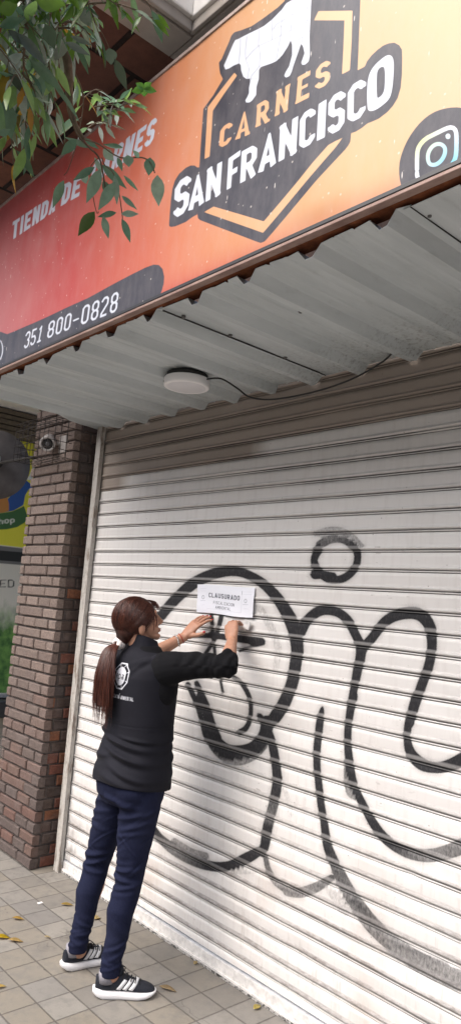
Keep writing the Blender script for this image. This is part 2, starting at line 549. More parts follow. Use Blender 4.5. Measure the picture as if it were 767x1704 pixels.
# brick jamb / wall around the shutter opening and over it
M_WALL = mat_brick('house_wall_brick')
hw = MB()
hw.box((-.105, .012, 0), (-.048, .30, 3.9), 0, (.12, .09, .075))
hw.box((-.105, .15, 2.86), (4.2, .30, 3.97), 0, (.18, .11, .09))
hw.box((3.70, .0, 0), (4.6, .30, 3.9), 0, (.24, .14, .11))
H_ = hw.build('house_front_wall', M_WALL, None, 'col')
tag(H_, 'dark brick front wall around and above the roller shutter', 'wall')
H_['kind'] = 'structure'

# ---- roller shutter
PIT = .08; ZS0 = 2.749
SH0, SH1 = .0, 3.68
def build_shutter():
    prof = [(.0000, .0075), (.0018, .0075), (.0026, .0000), (.0048, -.0022), (.0070, -.0010), (.0080, .0070), (.0112, .0070),
            (.0128, -.0010), (.0146, -.0056), (.0180, -.0074), (.0222, -.0062), (.0258, -.0014), (.0282, .0004), (.0330, .0), (.047, -.0004), (.062, -.0002), (.0788, .0)]
    rows = []
    for k in range(34, -3, -1):
        zk = ZS0-k*PIT
        for h, y in prof:
            z = zk+h
            if z < .062: continue
            if z > 2.93: break
            rows.append((y, z))
    rows.append((0, 2.93))
    xs = np.arange(SH0, SH1+.001, .0075)
    nr, nx = len(rows), len(xs)
    A = np.zeros((nr, nx, 3))
    A[:, :, 0] = xs[None]
    yy = np.array([r[0] for r in rows]); zz = np.array([r[1] for r in rows])
    slat = np.floor((zz-(ZS0-40*PIT))/PIT).astype(int)
    tilt = rng.normal(0, .0024, slat.max()+2); off = rng.normal(0, .0010, slat.max()+2)
    ph = ((zz-(ZS0-40*PIT)) % PIT)/PIT
    A[:, :, 2] = zz[:, None]
    Y = yy + off[slat] + tilt[slat]*(ph-.5)
    A[:, :, 1] = Y[:, None]
    # gentle dents and waviness
    X2, Z2 = np.meshgrid(xs, zz)
    A[:, :, 1] += .0011*np.sin(X2*5.1+slat[:, None]*1.7)+.0007*np.sin(X2*13.3+slat[:, None]*2.9)
    A[:, :, 2] += .0011*np.sin(X2*2.3+slat[:, None]*.9)+.0006*np.sin(X2*7.7+slat[:, None]*2.1)
    for _ in range(46):
        cx, cz, r, d = rng.uniform(.2, 3.2), rng.uniform(.15, 1.7), rng.uniform(.02, .09), rng.uniform(-.004, .008)
        A[:, :, 1] += d*np.exp(-((X2-cx)**2+((Z2-cz)*1.5)**2)/r**2)
    P = A.reshape(-1, 3)
    F = P.copy(); F[:, 1] = 0
    X, Y_ = art(F)
    dens = np.zeros(len(P)); best = np.full(len(P), 99.)
    def stroke(pts, ox, oy, sc):
        L = [(ox+p[0]/sc, oy+p[1]/sc, p[2]/sc, (p[3] if len(p) > 3 else 1.)) for p in pts]
        # catmull-rom resample
        Q = []
        for i in range(len(L)-1):
            p0 = L[max(i-1, 0)]; p1 = L[i]; p2 = L[i+1]; p3 = L[min(i+2, len(L)-1)]
            for s in range(4):
                t = s/4
                Q.append(tuple(.5*((2*p1[j])+(-p0[j]+p2[j])*t+(2*p0[j]-5*p1[j]+4*p2[j]-p3[j])*t*t+(-p0[j]+3*p1[j]-3*p2[j]+p3[j])*t**3) for j in range(4)))
        Q.append(L[-1])
        for a, b in zip(Q[:-1], Q[1:]):
            w = max(a[2], b[2])+14
            m = (X > min(a[0], b[0])-w) & (X < max(a[0], b[0])+w) & (Y_ > min(a[1], b[1])-w) & (Y_ < max(a[1], b[1])+w)
            if not m.any(): continue
            x = X[m]; y = Y_[m]
            ex, ey = b[0]-a[0], b[1]-a[1]
            t = np.clip(((x-a[0])*ex+(y-a[1])*ey)/(ex*ex+ey*ey+1e-9), 0, 1)
            s = np.hypot(x-a[0]-t*ex, y-a[1]-t*ey)-(a[2]*(1-t)+b[2]*t)/2
            dd = (a[3]*(1-t)+b[3]*t); dd = np.where(dd > .3, np.clip(dd, 0, 1)**.75, dd)
            bm_, dm = best[m], dens[m]
            upd = s < bm_
            # inside overlap keep the denser coat
            ins = (s < 0) & (bm_ < 0)
            dm = np.where(ins, np.maximum(dm, dd), np.where(upd, dd, dm))
            bm_ = np.minimum(bm_, s)
            best[m] = bm_; dens[m] = dm
    a_ = (240, 940, 2.739); b_ = (240, 1180, 2.95); d_ = (480, 860, 2.672); e_ = (480, 1160, 2.672)
    stroke([(60, 260, 42), (100, 205, 48), (165, 135, 52), (235, 78, 54), (330, 38, 52), (420, 30, 46), (500, 58, 44), (575, 115, 50), (635, 195, 58), (680, 285, 66), (697, 370, 60), (690, 450, 58), (672, 540, 58), (642, 620, 60), (600, 690, 60), (570, 725, 50)], *a_)
    stroke([(600, 60, 60), (590, 130, 66), (540, 190, 70), (470, 212, 72), (400, 205, 74), (350, 160, 66), (318, 100, 40), (300, 20, 34), (270, -60, 32)], *b_)
    stroke([(300, 120, 30), (340, 190, 34, .9), (400, 245, 38, .7), (470, 262, 32, .6), (540, 232, 34, .7), (590, 180, 34, .8)], *b_)
    stroke([(200, 545, 26), (238, 630, 27), (262, 710, 24), (280, 775, 24)], *a_)
    stroke([(240, 540, 26), (282, 640, 34), (308, 720, 32), (335, 790, 40)], *a_)
    stroke([(385, 498, 18), (440, 535, 22), (475, 590, 24), (487, 650, 22), (480, 705, 24), (462, 745, 28), (436, 762, 30)], *a_)
    stroke([(350, 525, 14), (360, 582, 15)], *a_)
    stroke([(308, 232, 20), (314, 320, 20), (322, 410, 16)], *a_)
    stroke([(353, 235, 24), (338, 290, 22), (318, 345, 20), (268, 420, 18)], *a_)
    stroke([(190, 328, 16), (290, 322, 26), (380, 330, 32), (460, 340, 38), (535, 350, 38)], *a_)
    stroke([(545, 362, 14), (490, 372, 16), (435, 392, 15)], *a_)
    stroke([(560, 30, 22), (572, 40, 32), (600, 95, 42), (625, 160, 44), (642, 250, 46), (652, 350, 50), (642, 430, 52, .95), (620, 520, 52, .8), (602, 600, 52), (592, 670, 48), (580, 710, 36)], *b_)
    stroke([(585, 685, 40), (510, 728, 58), (420, 768, 50), (330, 772, 52), (240, 742, 56, .85), (150, 692, 56, .75), (80, 635, 46, .9), (50, 590, 36)], *b_)
    stroke([(300, 722, 40, .6), (230, 700, 40, .5), (150, 650, 36, .5)], *b_)
    stroke([(592, 705, 26, .9), (610, 785, 30, .75), (650, 850, 36, .65), (720, 893, 42, .7), (780, 898, 44, .65)], *b_)
    stroke([(0, 862, 50, .6), (60, 868, 50, .6), (130, 842, 46, .7), (188, 805, 34, .9)], *e_)
    stroke([(132, 145, 42), (112, 190, 34), (128, 235, 40), (175, 278, 34), (238, 275, 38), (288, 238, 36), (306, 190, 34), (298, 145, 36), (245, 105, 32, .85), (185, 100, 40, .75), (140, 125, 42, .85)], *d_)
    stroke([(118, 256, 46), (200, 260, 28)], *d_)
    stroke([(120, 75, 26, .35), (190, 60, 34, .5), (260, 72, 28, .4), (325, 130, 22, .5)], *d_)
    stroke([(15, 480, 56), (45, 520, 50), (80, 460, 46), (140, 417, 48), (210, 422, 44), (262, 460, 44), (300, 530, 42), (322, 590, 48), (306, 680, 44), (291, 760, 38), (276, 850, 38), (265, 920, 36)], *d_)
    stroke([(290, 0, 38), (268, 100, 36), (262, 200, 36), (272, 300, 40), (292, 400, 40), (330, 480, 38), (380, 570, 42), (440, 640, 46), (530, 690, 56, .85), (620, 705, 62, .7), (700, 690, 66, .7), (775, 662, 74, .75), (830, 640, 70, .8)], *e_)
    stroke([(256, 240, 14, .6), (254, 330, 18, .7), (268, 420, 34, .6), (300, 450, 24, .5)], *e_)
    stroke([(322, 590, 48), (370, 540, 44), (430, 465, 48), (500, 432, 54), (575, 432, 58), (622, 480, 54), (638, 560, 46), (625, 650, 46), (590, 750, 46), (555, 850, 46), (538, 920, 44)], *d_)
    stroke([(562, 10, 46), (540, 90, 40), (526, 180, 36), (542, 250, 48), (590, 298, 58), (660, 314, 52), (730, 298, 60), (800, 262, 70)], *e_)
    stroke([(150, 48, 18), (140, 100, 36), (129, 200, 36), (126, 300, 35), (136, 420, 35), (155, 540, 36), (172, 650, 42), (205, 740, 50, .9), (250, 840, 62, .8), (300, 920, 66, .78), (370, 1010, 70, .72), (450, 1085, 76, .66), (550, 1160, 84, .6), (650, 1218, 90, .55), (767, 1262, 96, .5), (860, 1290, 90, .5)], *e_)
    stroke([(290, 900, 22, .9), (360, 985, 22, .85), (440, 1062, 20, .7), (560, 1130, 26, .75), (700, 1195, 30, .6)], *e_)
    stroke([(180, 850, 40, .25), (250, 950, 50, .25)], *e_)
    stroke([(520, 190, 30, .22), (580, 290, 36, .25), (610, 380, 34, .2), (600, 470, 30, .18)], *a_)
    stroke([(670, 330, 10, .2), (700, 430, 26, .15), (720, 520, 26, .12)], *b_)
    stroke([(440, 792, 40, .25), (540, 790, 40, .2)], *b_)
    me = grid_mesh('shutter_curtain', xs, A, {'paint_d': best, 'paint_a': dens})
    return me

def mat_shutter():
    k = N('shutter_paint')
    P = k.sep(k.pos()); z = P[2]
    ph = k.mathn('FRACT', k.mathn('DIVIDE', k.mathn('SUBTRACT', z, ZS0-40*PIT), PIT))
    row = k.mathn('FLOOR', k.mathn('DIVIDE', k.mathn('SUBTRACT', z, ZS0-40*PIT), PIT))
    wn = k.n('TexWhiteNoise', noise_dimensions='1D'); k.link(row, wn.inputs['W'])
    streak = k.noise(6, 5, .6, stretch=(4.5, 1, .6)); fine = k.noise(120, 4, .7, stretch=(.6, 1, 1.6)); big = k.noise(1.1, 5, .6)
    base = k.mix(wn.outputs['Value'], (.66, .635, .615), (.74, .72, .70))
    base = k.mix(k.mr(big, .35, .7, 0, .5), base, (.70, .67, .645))
    base = k.mix(k.mr(streak, .5, .78, 0, .35), base, (.50, .46, .43))
    # rust-brown blush in the lower middle
    rb = k.noise(2.3, 4, .6, stretch=(1.6, 1, 1))
    lowz = k.mr(z, 1.1, .2, 0, 1)
    base = k.mix(k.mathn('MULTIPLY', k.mr(rb, .52, .72, 0, .45), lowz), base, (.47, .36, .29))
    # upper slats browner, stepped by slat row, faint tint below them
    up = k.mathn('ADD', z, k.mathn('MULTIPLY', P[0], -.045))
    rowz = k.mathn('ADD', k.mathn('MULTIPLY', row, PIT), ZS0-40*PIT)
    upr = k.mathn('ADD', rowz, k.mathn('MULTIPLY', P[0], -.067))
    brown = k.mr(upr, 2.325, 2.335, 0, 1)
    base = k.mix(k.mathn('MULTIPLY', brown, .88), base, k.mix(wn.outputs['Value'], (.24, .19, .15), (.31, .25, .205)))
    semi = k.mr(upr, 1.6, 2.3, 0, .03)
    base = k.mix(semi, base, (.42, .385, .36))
    # dirt settled on the upward-facing bead
    dn = k.noise(26, 5, .75, stretch=(1, 1, 4)); dn2 = k.noise(3.1, 4, .6)
    band = k.mathn('MULTIPLY', k.mr(ph, .14, .19, 0, 1), k.mr(ph, .32, .40, 1, 0))
    dlow = k.mr(z, 2.0, .3, .08, 1.0)
    dirt = k.mathn('MULTIPLY', k.mathn('MULTIPLY', band, k.mr(dn, .28, .62, .5, 1)), k.mathn('MULTIPLY', dlow, k.mr(dn2, .3, .7, .65, 1.0)))
    c = k.mix(k.mathn('MULTIPLY', dirt, .97), base, (.085, .068, .058))
    groove = k.mathn('MULTIPLY', k.mr(ph, .096, .106, 0, 1), k.mr(ph, .145, .158, 1, 0))
    joint = k.mathn('MAXIMUM', k.mr(ph, .024, .036, 1, 0), k.mr(ph, .985, .995, 0, 1))
    lns = k.mathn('MULTIPLY', k.mathn('MAXIMUM', groove, joint), k.mathn('MULTIPLY', k.mr(z, .9, 2.1, .72, .93), k.mr(k.noise(14, 5, .7, stretch=(1, 1, 3)), .3, .6, .75, 1.0)))
    c = k.mix(lns, c, (.050, .040, .036))
    run = k.noise(11, 5, .7, stretch=(2.6, 1, .28)); rl = k.mr(z, 1.6, .3, .15, 1)
    c = k.mix(k.mathn('MULTIPLY', k.mr(run, .56, .72, 0, .5), rl), c, (.36, .31, .275))
    scf = k.noise(30, 3, .6, stretch=(.5, 1, 2)); sm2 = k.noise(2.0, 3)
    c = k.mix(k.mathn('MULTIPLY', k.mr(scf, .66, .70, 0, .45), k.mr(sm2, .5, .6, 0, 1)), c, (.25, .21, .19))
    # flecks
    vo = k.n('TexVoronoi'); vo.inputs['Scale'].default_value = 16; k.link(k.pos(), vo.inputs['Vector'])
    c = k.mix(k.mr(vo.outputs['Distance'], .03, .055, .6, 0), c, (.12, .1, .09))
    # grime at the very bottom left
    bl = k.mathn('MULTIPLY', k.mr(P[0], .02, .35, 1, 0), k.mr(z, .45, .1, 0, 1))
    c = k.mix(k.mathn('MULTIPLY', bl, k.mr(k.noise(9, 4), .45, .65, 0, .9)), c, (.10, .09, .08))
    # spray paint
    d = k.attr('paint_d'); a = k.attr('paint_a')
    spn = k.noise(330, 3, .6)
    sps = k.noise(70, 5, .75, stretch=(1.5, 1, .75))
    soft = k.mathn('ADD', d, k.mathn('MULTIPLY', k.mathn('SUBTRACT', spn, .5), 2.6))
    cov = k.mr(soft, -1.3, 1.3, 1, 0)
    halo = k.mathn('MULTIPLY', k.mr(k.mathn('ADD', d, k.mathn('MULTIPLY', k.mathn('SUBTRACT', spn, .5), 16)), 0, 7, .28, 0), 1)
    cov = k.mathn('MAXIMUM', cov, k.mathn('MULTIPLY', halo, .75))
    # thin coats look streaky
    thin = k.mathn('ADD', a, k.mathn('MULTIPLY', k.mathn('SUBTRACT', sps, .5), k.mr(a, .6, 1.0, 1.3, .25)), clamp=True)
    cov = k.mathn('MULTIPLY', cov, k.mathn('MULTIPLY', thin, k.mr(band, 0, 1, .985, .72)))
    lipl = k.mathn('MULTIPLY', k.mr(ph, .03, .04, 0, 1), k.mr(ph, .09, .1, 1, 0))
    cov = k.mathn('MULTIPLY', cov, k.mr(lipl, 0, 1, 1, .86), clamp=True)
    c = k.mix(cov, c, (.013, .013, .016))
    COV = cov
    k.bump(k.mathn('ADD', k.mathn('MULTIPLY', fine, .5), streak), .12, .002)
    return k.set(c, k.mathn('MAXIMUM', k.mr(streak, .3, .7, .45, .6), k.mathn('MULTIPLY', COV, .75)), spec=k.mr(COV, 0, 1, .4, .18))

SHUT = empty('roller_shutter', (1.8, 0, 0), 'white horizontal slat roller shutter closed to the ground with black spray graffiti loops', 'shutter')
sme = build_shutter()
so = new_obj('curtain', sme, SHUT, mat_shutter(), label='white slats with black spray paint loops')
so.location = (-1.8, 0, 0)
M_BAR = simple('bottom_bar_paint', (.66, .64, .62), .5, nscale=40, amt=.2)
bb = MB(); bb.box((.0, -.006, .022), (3.68, .02, .064), bev=.002); bb.box((.0, -.016, .010), (3.68, .02, .0215), bev=.002)
bb.build('bottom_bar', M_BAR, SHUT)
kk = N('rubber_seal'); nz = kk.noise(70, 4, .8)
M_SEAL = kk.set(kk.ramp(nz, [(.42, (.03, .028, .026)), (.55, (.45, .43, .41))]), .8)
rs = MB(); rs.box((.0, -.018, .0012), (3.68, .015, .0098)); rs.build('rubber_seal', M_SEAL, SHUT)
# guide rails
kk = N('rail_paint'); nz = kk.noise(7, 6, .7, stretch=(3, 3, .8)); n2 = kk.noise(60, 4)
c_ = kk.mix(kk.mr(nz, .5, .62, 0, .8), (.50, .475, .44), (.16, .115, .085)); c_ = kk.mix(kk.mr(n2, .5, .8, 0, .4), c_, (.2, .18, .15))
kk.bump(nz, .3, .003)
M_RAIL = kk.set(c_, .6)
for i, x in enumerate((-.046, 3.68)):
    rm = MB()
    x0, x1 = (x, x+.054)
    rm.box((x0, -.040, .0), (x1, -.036, 2.80), bev=.001)
    rm.box((x0, -.0358, .0), (x0+.004, .03, 2.80)); rm.box((x1-.004, -.0358, 0), (x1, -.010, 2.80))
    rm.box((x0+.0042, .0, .0), (x1, .03, 2.80))
    if i == 0:
        rm.box((x0-.001+.054, -.0405, .0), (x0+.058, -.037, 2.80))
    rm.build('guide_rail', M_RAIL, SHUT)

# ---- corrugated canopy
def mat_metal():
    k = N('galvanised_sheet')
    n1 = k.noise(3.5, 5, .6, stretch=(3.5, .5, 1)); n2 = k.noise(60, 5, .7); n3 = k.noise(11, 5, .7, stretch=(2.5, .7, 1))
    c = k.mix(k.mr(n1, .3, .7), (.44, .48, .49), (.58, .62, .63))
    c = k.mix(k.mr(n3, .58, .80, 0, .22), c, (.20, .18, .165))
    # stained patch near the shutter on the right
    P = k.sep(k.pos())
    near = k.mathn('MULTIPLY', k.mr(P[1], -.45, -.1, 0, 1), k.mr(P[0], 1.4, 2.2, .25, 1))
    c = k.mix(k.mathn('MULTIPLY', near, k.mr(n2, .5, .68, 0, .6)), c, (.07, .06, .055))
    return k.set(c, k.mr(n3, .3, .7, .45, .65), .15, spec=.5)
M_SHEET = mat_metal()
CAN = empty('corrugated_canopy', (1.9, -.5, 2.78), 'grey corrugated sheet metal awning over the roller shutter behind the butcher signboard', 'awning')
def canopy():
    x0 = .735-.2725*3; pit = .2725
    def prof(i0, i1, xa, xb):
        pts = [(xa, 2.775)]
        for i in range(i0, i1):
            c = x0+i*pit
            if c-.05 < xa or c+.05 > xb: continue
            # small stiffening swage between ribs
            pts += [(c-.044, 2.775), (c-.016, 2.740), (c+.016, 2.740), (c+.044, 2.775)]
            pts += [(c+.092, 2.775), (c+.097, 2.7715), (c+.104, 2.7715), (c+.109, 2.775), (c+.165, 2.775), (c+.170, 2.7715), (c+.177, 2.7715), (c+.182, 2.775)]
        pts = [p for p in pts if p[0] < xb]
        pts.append((xb, 2.775))
        return pts
    spans = [(.13, 1.905, 0), (1.88, 3.0, .0035), (2.975, 4.15, .007)]
    for (xa, xb, dz) in spans:
        pts = prof(0, 20, xa, xb)
        mb = MB()
        ny = 12
        ys = [-.955+(.955-.012)*j/ny for j in range(ny+1)]
        R = random.Random(int(xa*100)+5)
        vs = []; n = len(pts)
        for j, y in enumerate(ys):
            for ii, (x, z) in enumerate(pts):
                if xa < .5 and ii == 0:
                    x = float(np.interp(y, [-1, -.5, -.22, 0], [.17, .12, -.06, -.09]))
                vs.append((x, y+(R.uniform(-.006, .006) if j in (0, ny) else 0), z-dz+.0025*sin(y*4+x*3)+(.004*sin(x*9) if j == ny else 0)))
        for (x, z) in list(pts): pass
        fs = []
        for j in range(ny):
            for i in range(n-1):
                a = j*n+i; fs.append((a, a+1, a+n+1, a+n))
        mb.add(vs, fs, 0, False)
        o = mb.build('roof_sheet', M_SHEET, CAN)
        md = o.modifiers.new('thick', 'SOLIDIFY'); md.thickness = .0012; md.offset = 1
    # screws along the laps
    for (x, ys2) in ((1.915, (-.86, -.62, -.3)), (3.01, (-.88, -.55)), (.36, (-.5,)), (2.30, (-.62,)), (.93, (-.6,)), (2.06, (-.45,))):
        for y in ys2:
            sc = MB(); sc.tube([(x, y, 2.7705), (x, y, 2.7665), (x, y, 2.7664), (x, y, 2.7625)], [.009, .009, .0055, .0055], 12)
            sc.build('screw', M_SCR, CAN)
    for x in (1.902, 2.997):
        lp = MB(); lp.box((x, -.95, 2.7632), (x+.0022, -.02, 2.7695)); lp.build('lap_seam', M_SEAM, CAN)
M_SEAM = simple('seam_dark', (.03, .03, .03), .8)
M_SCR = simple('screw_steel', (.12, .12, .12), .4, .7)
canopy()
kr = N('rusty_steel'); n1 = kr.noise(18, 6, .7); n2 = kr.noise(90, 4)
M_RUST = kr.set(kr.ramp(n1, [(.3, (.055, .018, .008)), (.55, (.16, .05, .02)), (.75, (.24, .085, .035))]), .9, spec=.2); kr.bump(n2, .5, .003)
pu = MB(); pu.box((.16, -.978, 2.779), (4.15, -.915, 2.835))
pu.build('purlin', M_RUST, CAN)

# ---- butcher signboard
YS = -.997
SX0, SX1, SZ0, SZ1 = .303, 4.25, 2.792, 3.765
def build_sign_face():
    st = .0042
    xs = np.arange(SX0+.012, SX1-.012, st); zs = np.linspace(SZ0+.006, SZ1-.010, int((SZ1-SZ0)/st))
    A = np.zeros((len(zs), len(xs), 3)); A[:, :, 0] = xs[None]; A[:, :, 2] = zs[:, None]
    X2, Z2 = np.meshgrid(xs, zs)
    A[:, :, 1] = YS+.0016*np.sin(X2*4.3+1)*np.sin(Z2*5)+.0008*np.sin(X2*17+Z2*3)
    A[:, :, 1] += .006*np.exp(-(((X2-2.72)/.12)**2+((Z2-2.80)/.05)**2))
    P = A.reshape(-1, 3); F = P.copy(); F[:, 1] = YS
    X, Y = art(F)
    mk = lambda: np.full(len(P), BIG)
    dark, orange, white, line = mk(), mk(), mk(), mk()
    r1 = Z(270, 200, 3.835); r2 = Z(460, 80, 3.486); r3 = Z(350, 90, 3.486); r4 = Z(350, 0, 2.95); r5 = Z(650, 150, 6.556)
    r6 = Z(0, 180, 2.739); r7 = Z(0, 430, 2.739); r8 = Z(280, 100, 3.835); r9 = Z(560, 0, 3.705)
    # dark badge
    poly = (r1((45, 670), (50, 590), (54, 545), (58, 500), (66, 440), (82, 385), (110, 340), (150, 303), (180, 288), (205, 288), (222, 300), (232, 300))
            + r8((196, 690), (208, 500), (222, 310), (285, 225), (348, 120), (330, 85)) + [(365, 115), (364, 104)]
            + r4((55, 290), (72, 250), (92, 205), (103, 175), (118, 158), (150, 148), (200, 128), (262, 85), (330, 35), (362, 5))
            + [(500, -75), (540, -85), (599, -30), (599.2, 0), (594.7, 112), (594.2, 117)]
            + r9((172, 410), (185, 378), (215, 340), (250, 308), (285, 282), (320, 268), (355, 264), (385, 280), (402, 308))
            + r2((728, 62), (726, 150), (718, 230), (700, 290), (672, 335), (640, 370), (590, 408), (545, 428), (525, 435), (492, 462), (455, 485), (430, 493), (428, 520), (425, 545), (412, 568), (395, 590), (230, 770))
            + r8((640, 1130), (615, 1158), (590, 1168), (560, 1158), (205, 1022), (190, 1010), (187, 990), (187, 970)) + r1((225, 600), (190, 620), (150, 650), (120, 663), (85, 678), (60, 682), (48, 678)))
    sdf_poly(dark, X, Y, poly)
    # bird-like orange outline pieces
    sdf_poly(orange, X, Y, r8((230, 630), (238, 500), (250, 300), (330, 195), (420, 80), (438, 97), (350, 222), (283, 322), (272, 500), (262, 615)))
    sdf_poly(orange, X, Y, [(339.5, 352.9), (355.6, 343.8), (439, 368.6)]+r2((128, 767), (210, 665), (300, 563), (340, 540), (382, 520), (340, 578), (178, 767))+[(437.8, 387.6)])
    sdf_poly(orange, X, Y, r4((508, 100), (530, 55), (696, 52), (692, 200), (683, 345), (645, 364), (652, 230), (657, 100)))
    # cow silhouette
    cow = r4((66, 322), (74, 341), (90, 336), (112, 322), (140, 310), (148, 318), (150, 345), (160, 375), (175, 386), (192, 384), (194, 400), (188, 430), (188, 455), (180, 475), (170, 492), (174, 502), (190, 502), (203, 492), (222, 465), (224, 425), (235, 385), (236, 340), (245, 327), (300, 308), (322, 298), (352, 268), (380, 225), (393, 195), (400, 220), (400, 270), (385, 325), (368, 352), (360, 372), (370, 380), (388, 372), (398, 350), (405, 325), (425, 270), (445, 212), (455, 230), (462, 262), (445, 308), (450, 318), (464, 318), (482, 302), (488, 270), (486, 180), (492, 60), (495, 0)) + [(517, -40), (505, -62), (480, -45)] + r4((430, -20), (400, 0), (372, 15), (350, 45), (300, 95), (262, 125), (235, 140), (190, 162), (160, 178), (135, 192), (122, 196), (112, 215), (95, 255), (80, 290))
    sdf_poly(white, X, Y, cow)
    for pl in [((147, 190), (145, 250), (138, 310)), ((178, 178), (170, 250), (172, 290), (205, 250), (236, 222), (300, 195), (392, 150), (487, 95)),
               ((236, 142), (234, 220), (242, 260), (238, 325)), ((172, 290), (188, 335), (180, 384)), ((300, 97), (300, 190)),
               ((350, 48), (346, 160), (320, 296)), ((403, 0), (402, 90), (392, 150), (392, 196)), ((345, 130), (305, 142), (322, 118), (400, 72), (494, 30)),
               ((487, 150), (440, 190), (402, 215)), ((470, 10), (480, 80), (455, 160), (448, 212)), ((192, 386), (234, 384)), ((392, 268), (425, 262)), ((242, 320), (200, 370), (193, 400))]:
        sdf_stroke(line, X, Y, r4(*pl), 1.1, 6)
    # SAN FRANCISCO
    def G(ch, z, quad, a=.5, t=.165, d=white, serif=False):
        put_glyph(d, X, Y, ch, z(*quad), a, t, serif)
    G('S', r1, ((70, 636), (163, 578), (190, 333), (84, 405)), .52, .185)
    G('A', r1, ((163, 583), (268, 527), (250, 338), (205, 362)), .62, .2)
    G('N', r1, ((275, 522), (369, 474), (383, 262), (288, 312)), .52, .175)
    G('F', r1, ((412, 446), (478, 412), (500, 190), (423, 245)), .4, .165)
    G('R', r1, ((498, 404), (598, 352), (606, 145), (507, 200)), .52, .175)
    G('A', r1, ((608, 342), (726, 276), (706, 74), (658, 96)), .62, .2)
    G('N', r2, ((10, 660), (113, 607), (126, 393), (20, 452)), .52, .175)
    G('C', r2, ((130, 595), (222, 545), (228, 333), (136, 390)), .47, .17)
    G('I', r2, ((233, 540), (280, 518), (290, 297), (244, 326)), .24, .24)
    G('S', r2, ((296, 512), (390, 462), (402, 232), (302, 290)), .47, .17)
    G('C', r2, ((408, 442), (512, 388), (518, 163), (412, 228)), .5, .17)
    O_ = smooth_poly(r2((524, 350), (522, 250), (530, 160), (560, 105), (610, 60), (645, 38), (672, 48), (680, 90), (676, 170), (668, 240), (655, 290), (620, 325), (570, 360), (535, 366)), 2)
    tmp = mk(); sdf_poly(tmp, X, Y, O_)
    hole = mk(); sdf_poly(hole, X, Y, smooth_poly(r2((578, 285), (578, 150), (590, 118), (612, 105), (628, 118), (626, 220), (618, 262), (590, 290)), 1))
    white[:] = np.minimum(white, np.maximum(tmp, -hole))
    # CARNES with slab serifs
    G('C', r3, ((48, 550), (119, 512), (131, 385), (58, 428)), .52, .19, orange)
    G('A', r3, ((146, 497), (226, 464), (210, 328), (182, 344)), .62, .19, orange, True)
    G('R', r3, ((262, 424), (340, 388), (335, 252), (270, 292)), .55, .18, orange, True)
    G('N', r3, ((372, 360), (445, 326), (460, 170), (384, 215)), .55, .18, orange, True)
    G('E', r3, ((494, 290), (572, 252), (580, 94), (508, 133)), .5, .18, orange, True)
    G('S', r3, ((604, 214), (690, 172), (698, 24), (614, 74)), .52, .18, orange)
    # TIENDA DE CARNES
    put_text(white, X, Y, 'TIENDA', r6((52, 603), (250, 468), (264, 385), (60, 518)), .5, .20, .10)
    put_text(white, X, Y, 'DE', r6((277, 447), (362, 400), (380, 303), (292, 348)), .5, .20, .10)
    put_text(white, X, Y, 'CARNES', r6((408, 358), (697, 158), (722, 35), (428, 250)), .5, .20, .10)
    # phone pill + number
    sdf_poly(dark, X, Y, r7((-80, 420), (-30, 345), (0, 333), (35, 345), (60, 335), (150, 298), (400, 180), (600, 72), (660, 42), (700, 28), (725, 30), (742, 48), (750, 82), (748, 115), (738, 150), (715, 195), (-100, 640)))
    put_text(white, X, Y, '351', r7((112, 414), (190, 378), (204, 303), (123, 338)), .5, .115, .16)
    put_text(white, X, Y, '800', r7((215, 367), (320, 323), (331, 245), (226, 290)), .5, .115, .16)
    sdf_stroke(white, X, Y, r7((337, 284), (358, 274)), 2.4)
    put_text(white, X, Y, '0828', r7((367, 304), (532, 241), (543, 148), (379, 217)), .5, .115, .16)
    ring = [(-12+27*cos(t), 422+52*sin(t)-8*cos(t)) for t in np.linspace(0, 2*pi, 24)]
    sdf_stroke(white, X, Y, r7(*ring), 1.4)
    # round camera-app icon
    sdf_poly(dark, X, Y, smooth_poly(r5((80, 880), (92, 750), (150, 590), (230, 455), (335, 330), (450, 245), (560, 203), (690, 182), (800, 195), (900, 250), (1000, 360), (1060, 520), (1050, 720), (980, 960), (700, 1200), (300, 1250), (140, 1130), (95, 1010)), 1))
    ig = mk()
    sdf_stroke(ig, X, Y, smooth_poly(r5((280, 920), (280, 690), (300, 610), (370, 530), (470, 480), (600, 415), (665, 400), (705, 440), (712, 520), (708, 700), (685, 780), (620, 850), (500, 920), (390, 980), (325, 985), (285, 950)), 1)+r5((280, 905)), 7.0)
    sdf_stroke(ig, X, Y, smooth_poly(r5((396, 745), (405, 670), (455, 600), (530, 578), (588, 620), (588, 690), (548, 770), (480, 818), (415, 808)), 2)+r5((398, 735)), 6.4)
    sdf_stroke(ig, X, Y, r5((617, 498), (619, 506)), 8.2)
    u = ((X-650)*6.556); v = ((Y-150)*6.556)
    gy = np.clip(1-((u-330)**2+(v-560)**2)**.5/330, 0, 1)[:, None]; gb = np.clip(1-((u-660)**2+(v-820)**2)**.5/420, 0, 1)[:, None]
    colr = np.array([[.60, .62, .67]])*(1-gy)*(1-gb)+np.array([[.60, .66, .28]])*gy*(1-gb)+np.array([[.08, .48, .66]])*gb
    me = grid_mesh('sign_face', xs, A, {'dark': dark, 'orange': orange, 'white': white, 'line': line, 'ig': ig, 'igcol': colr}, True)
    return me

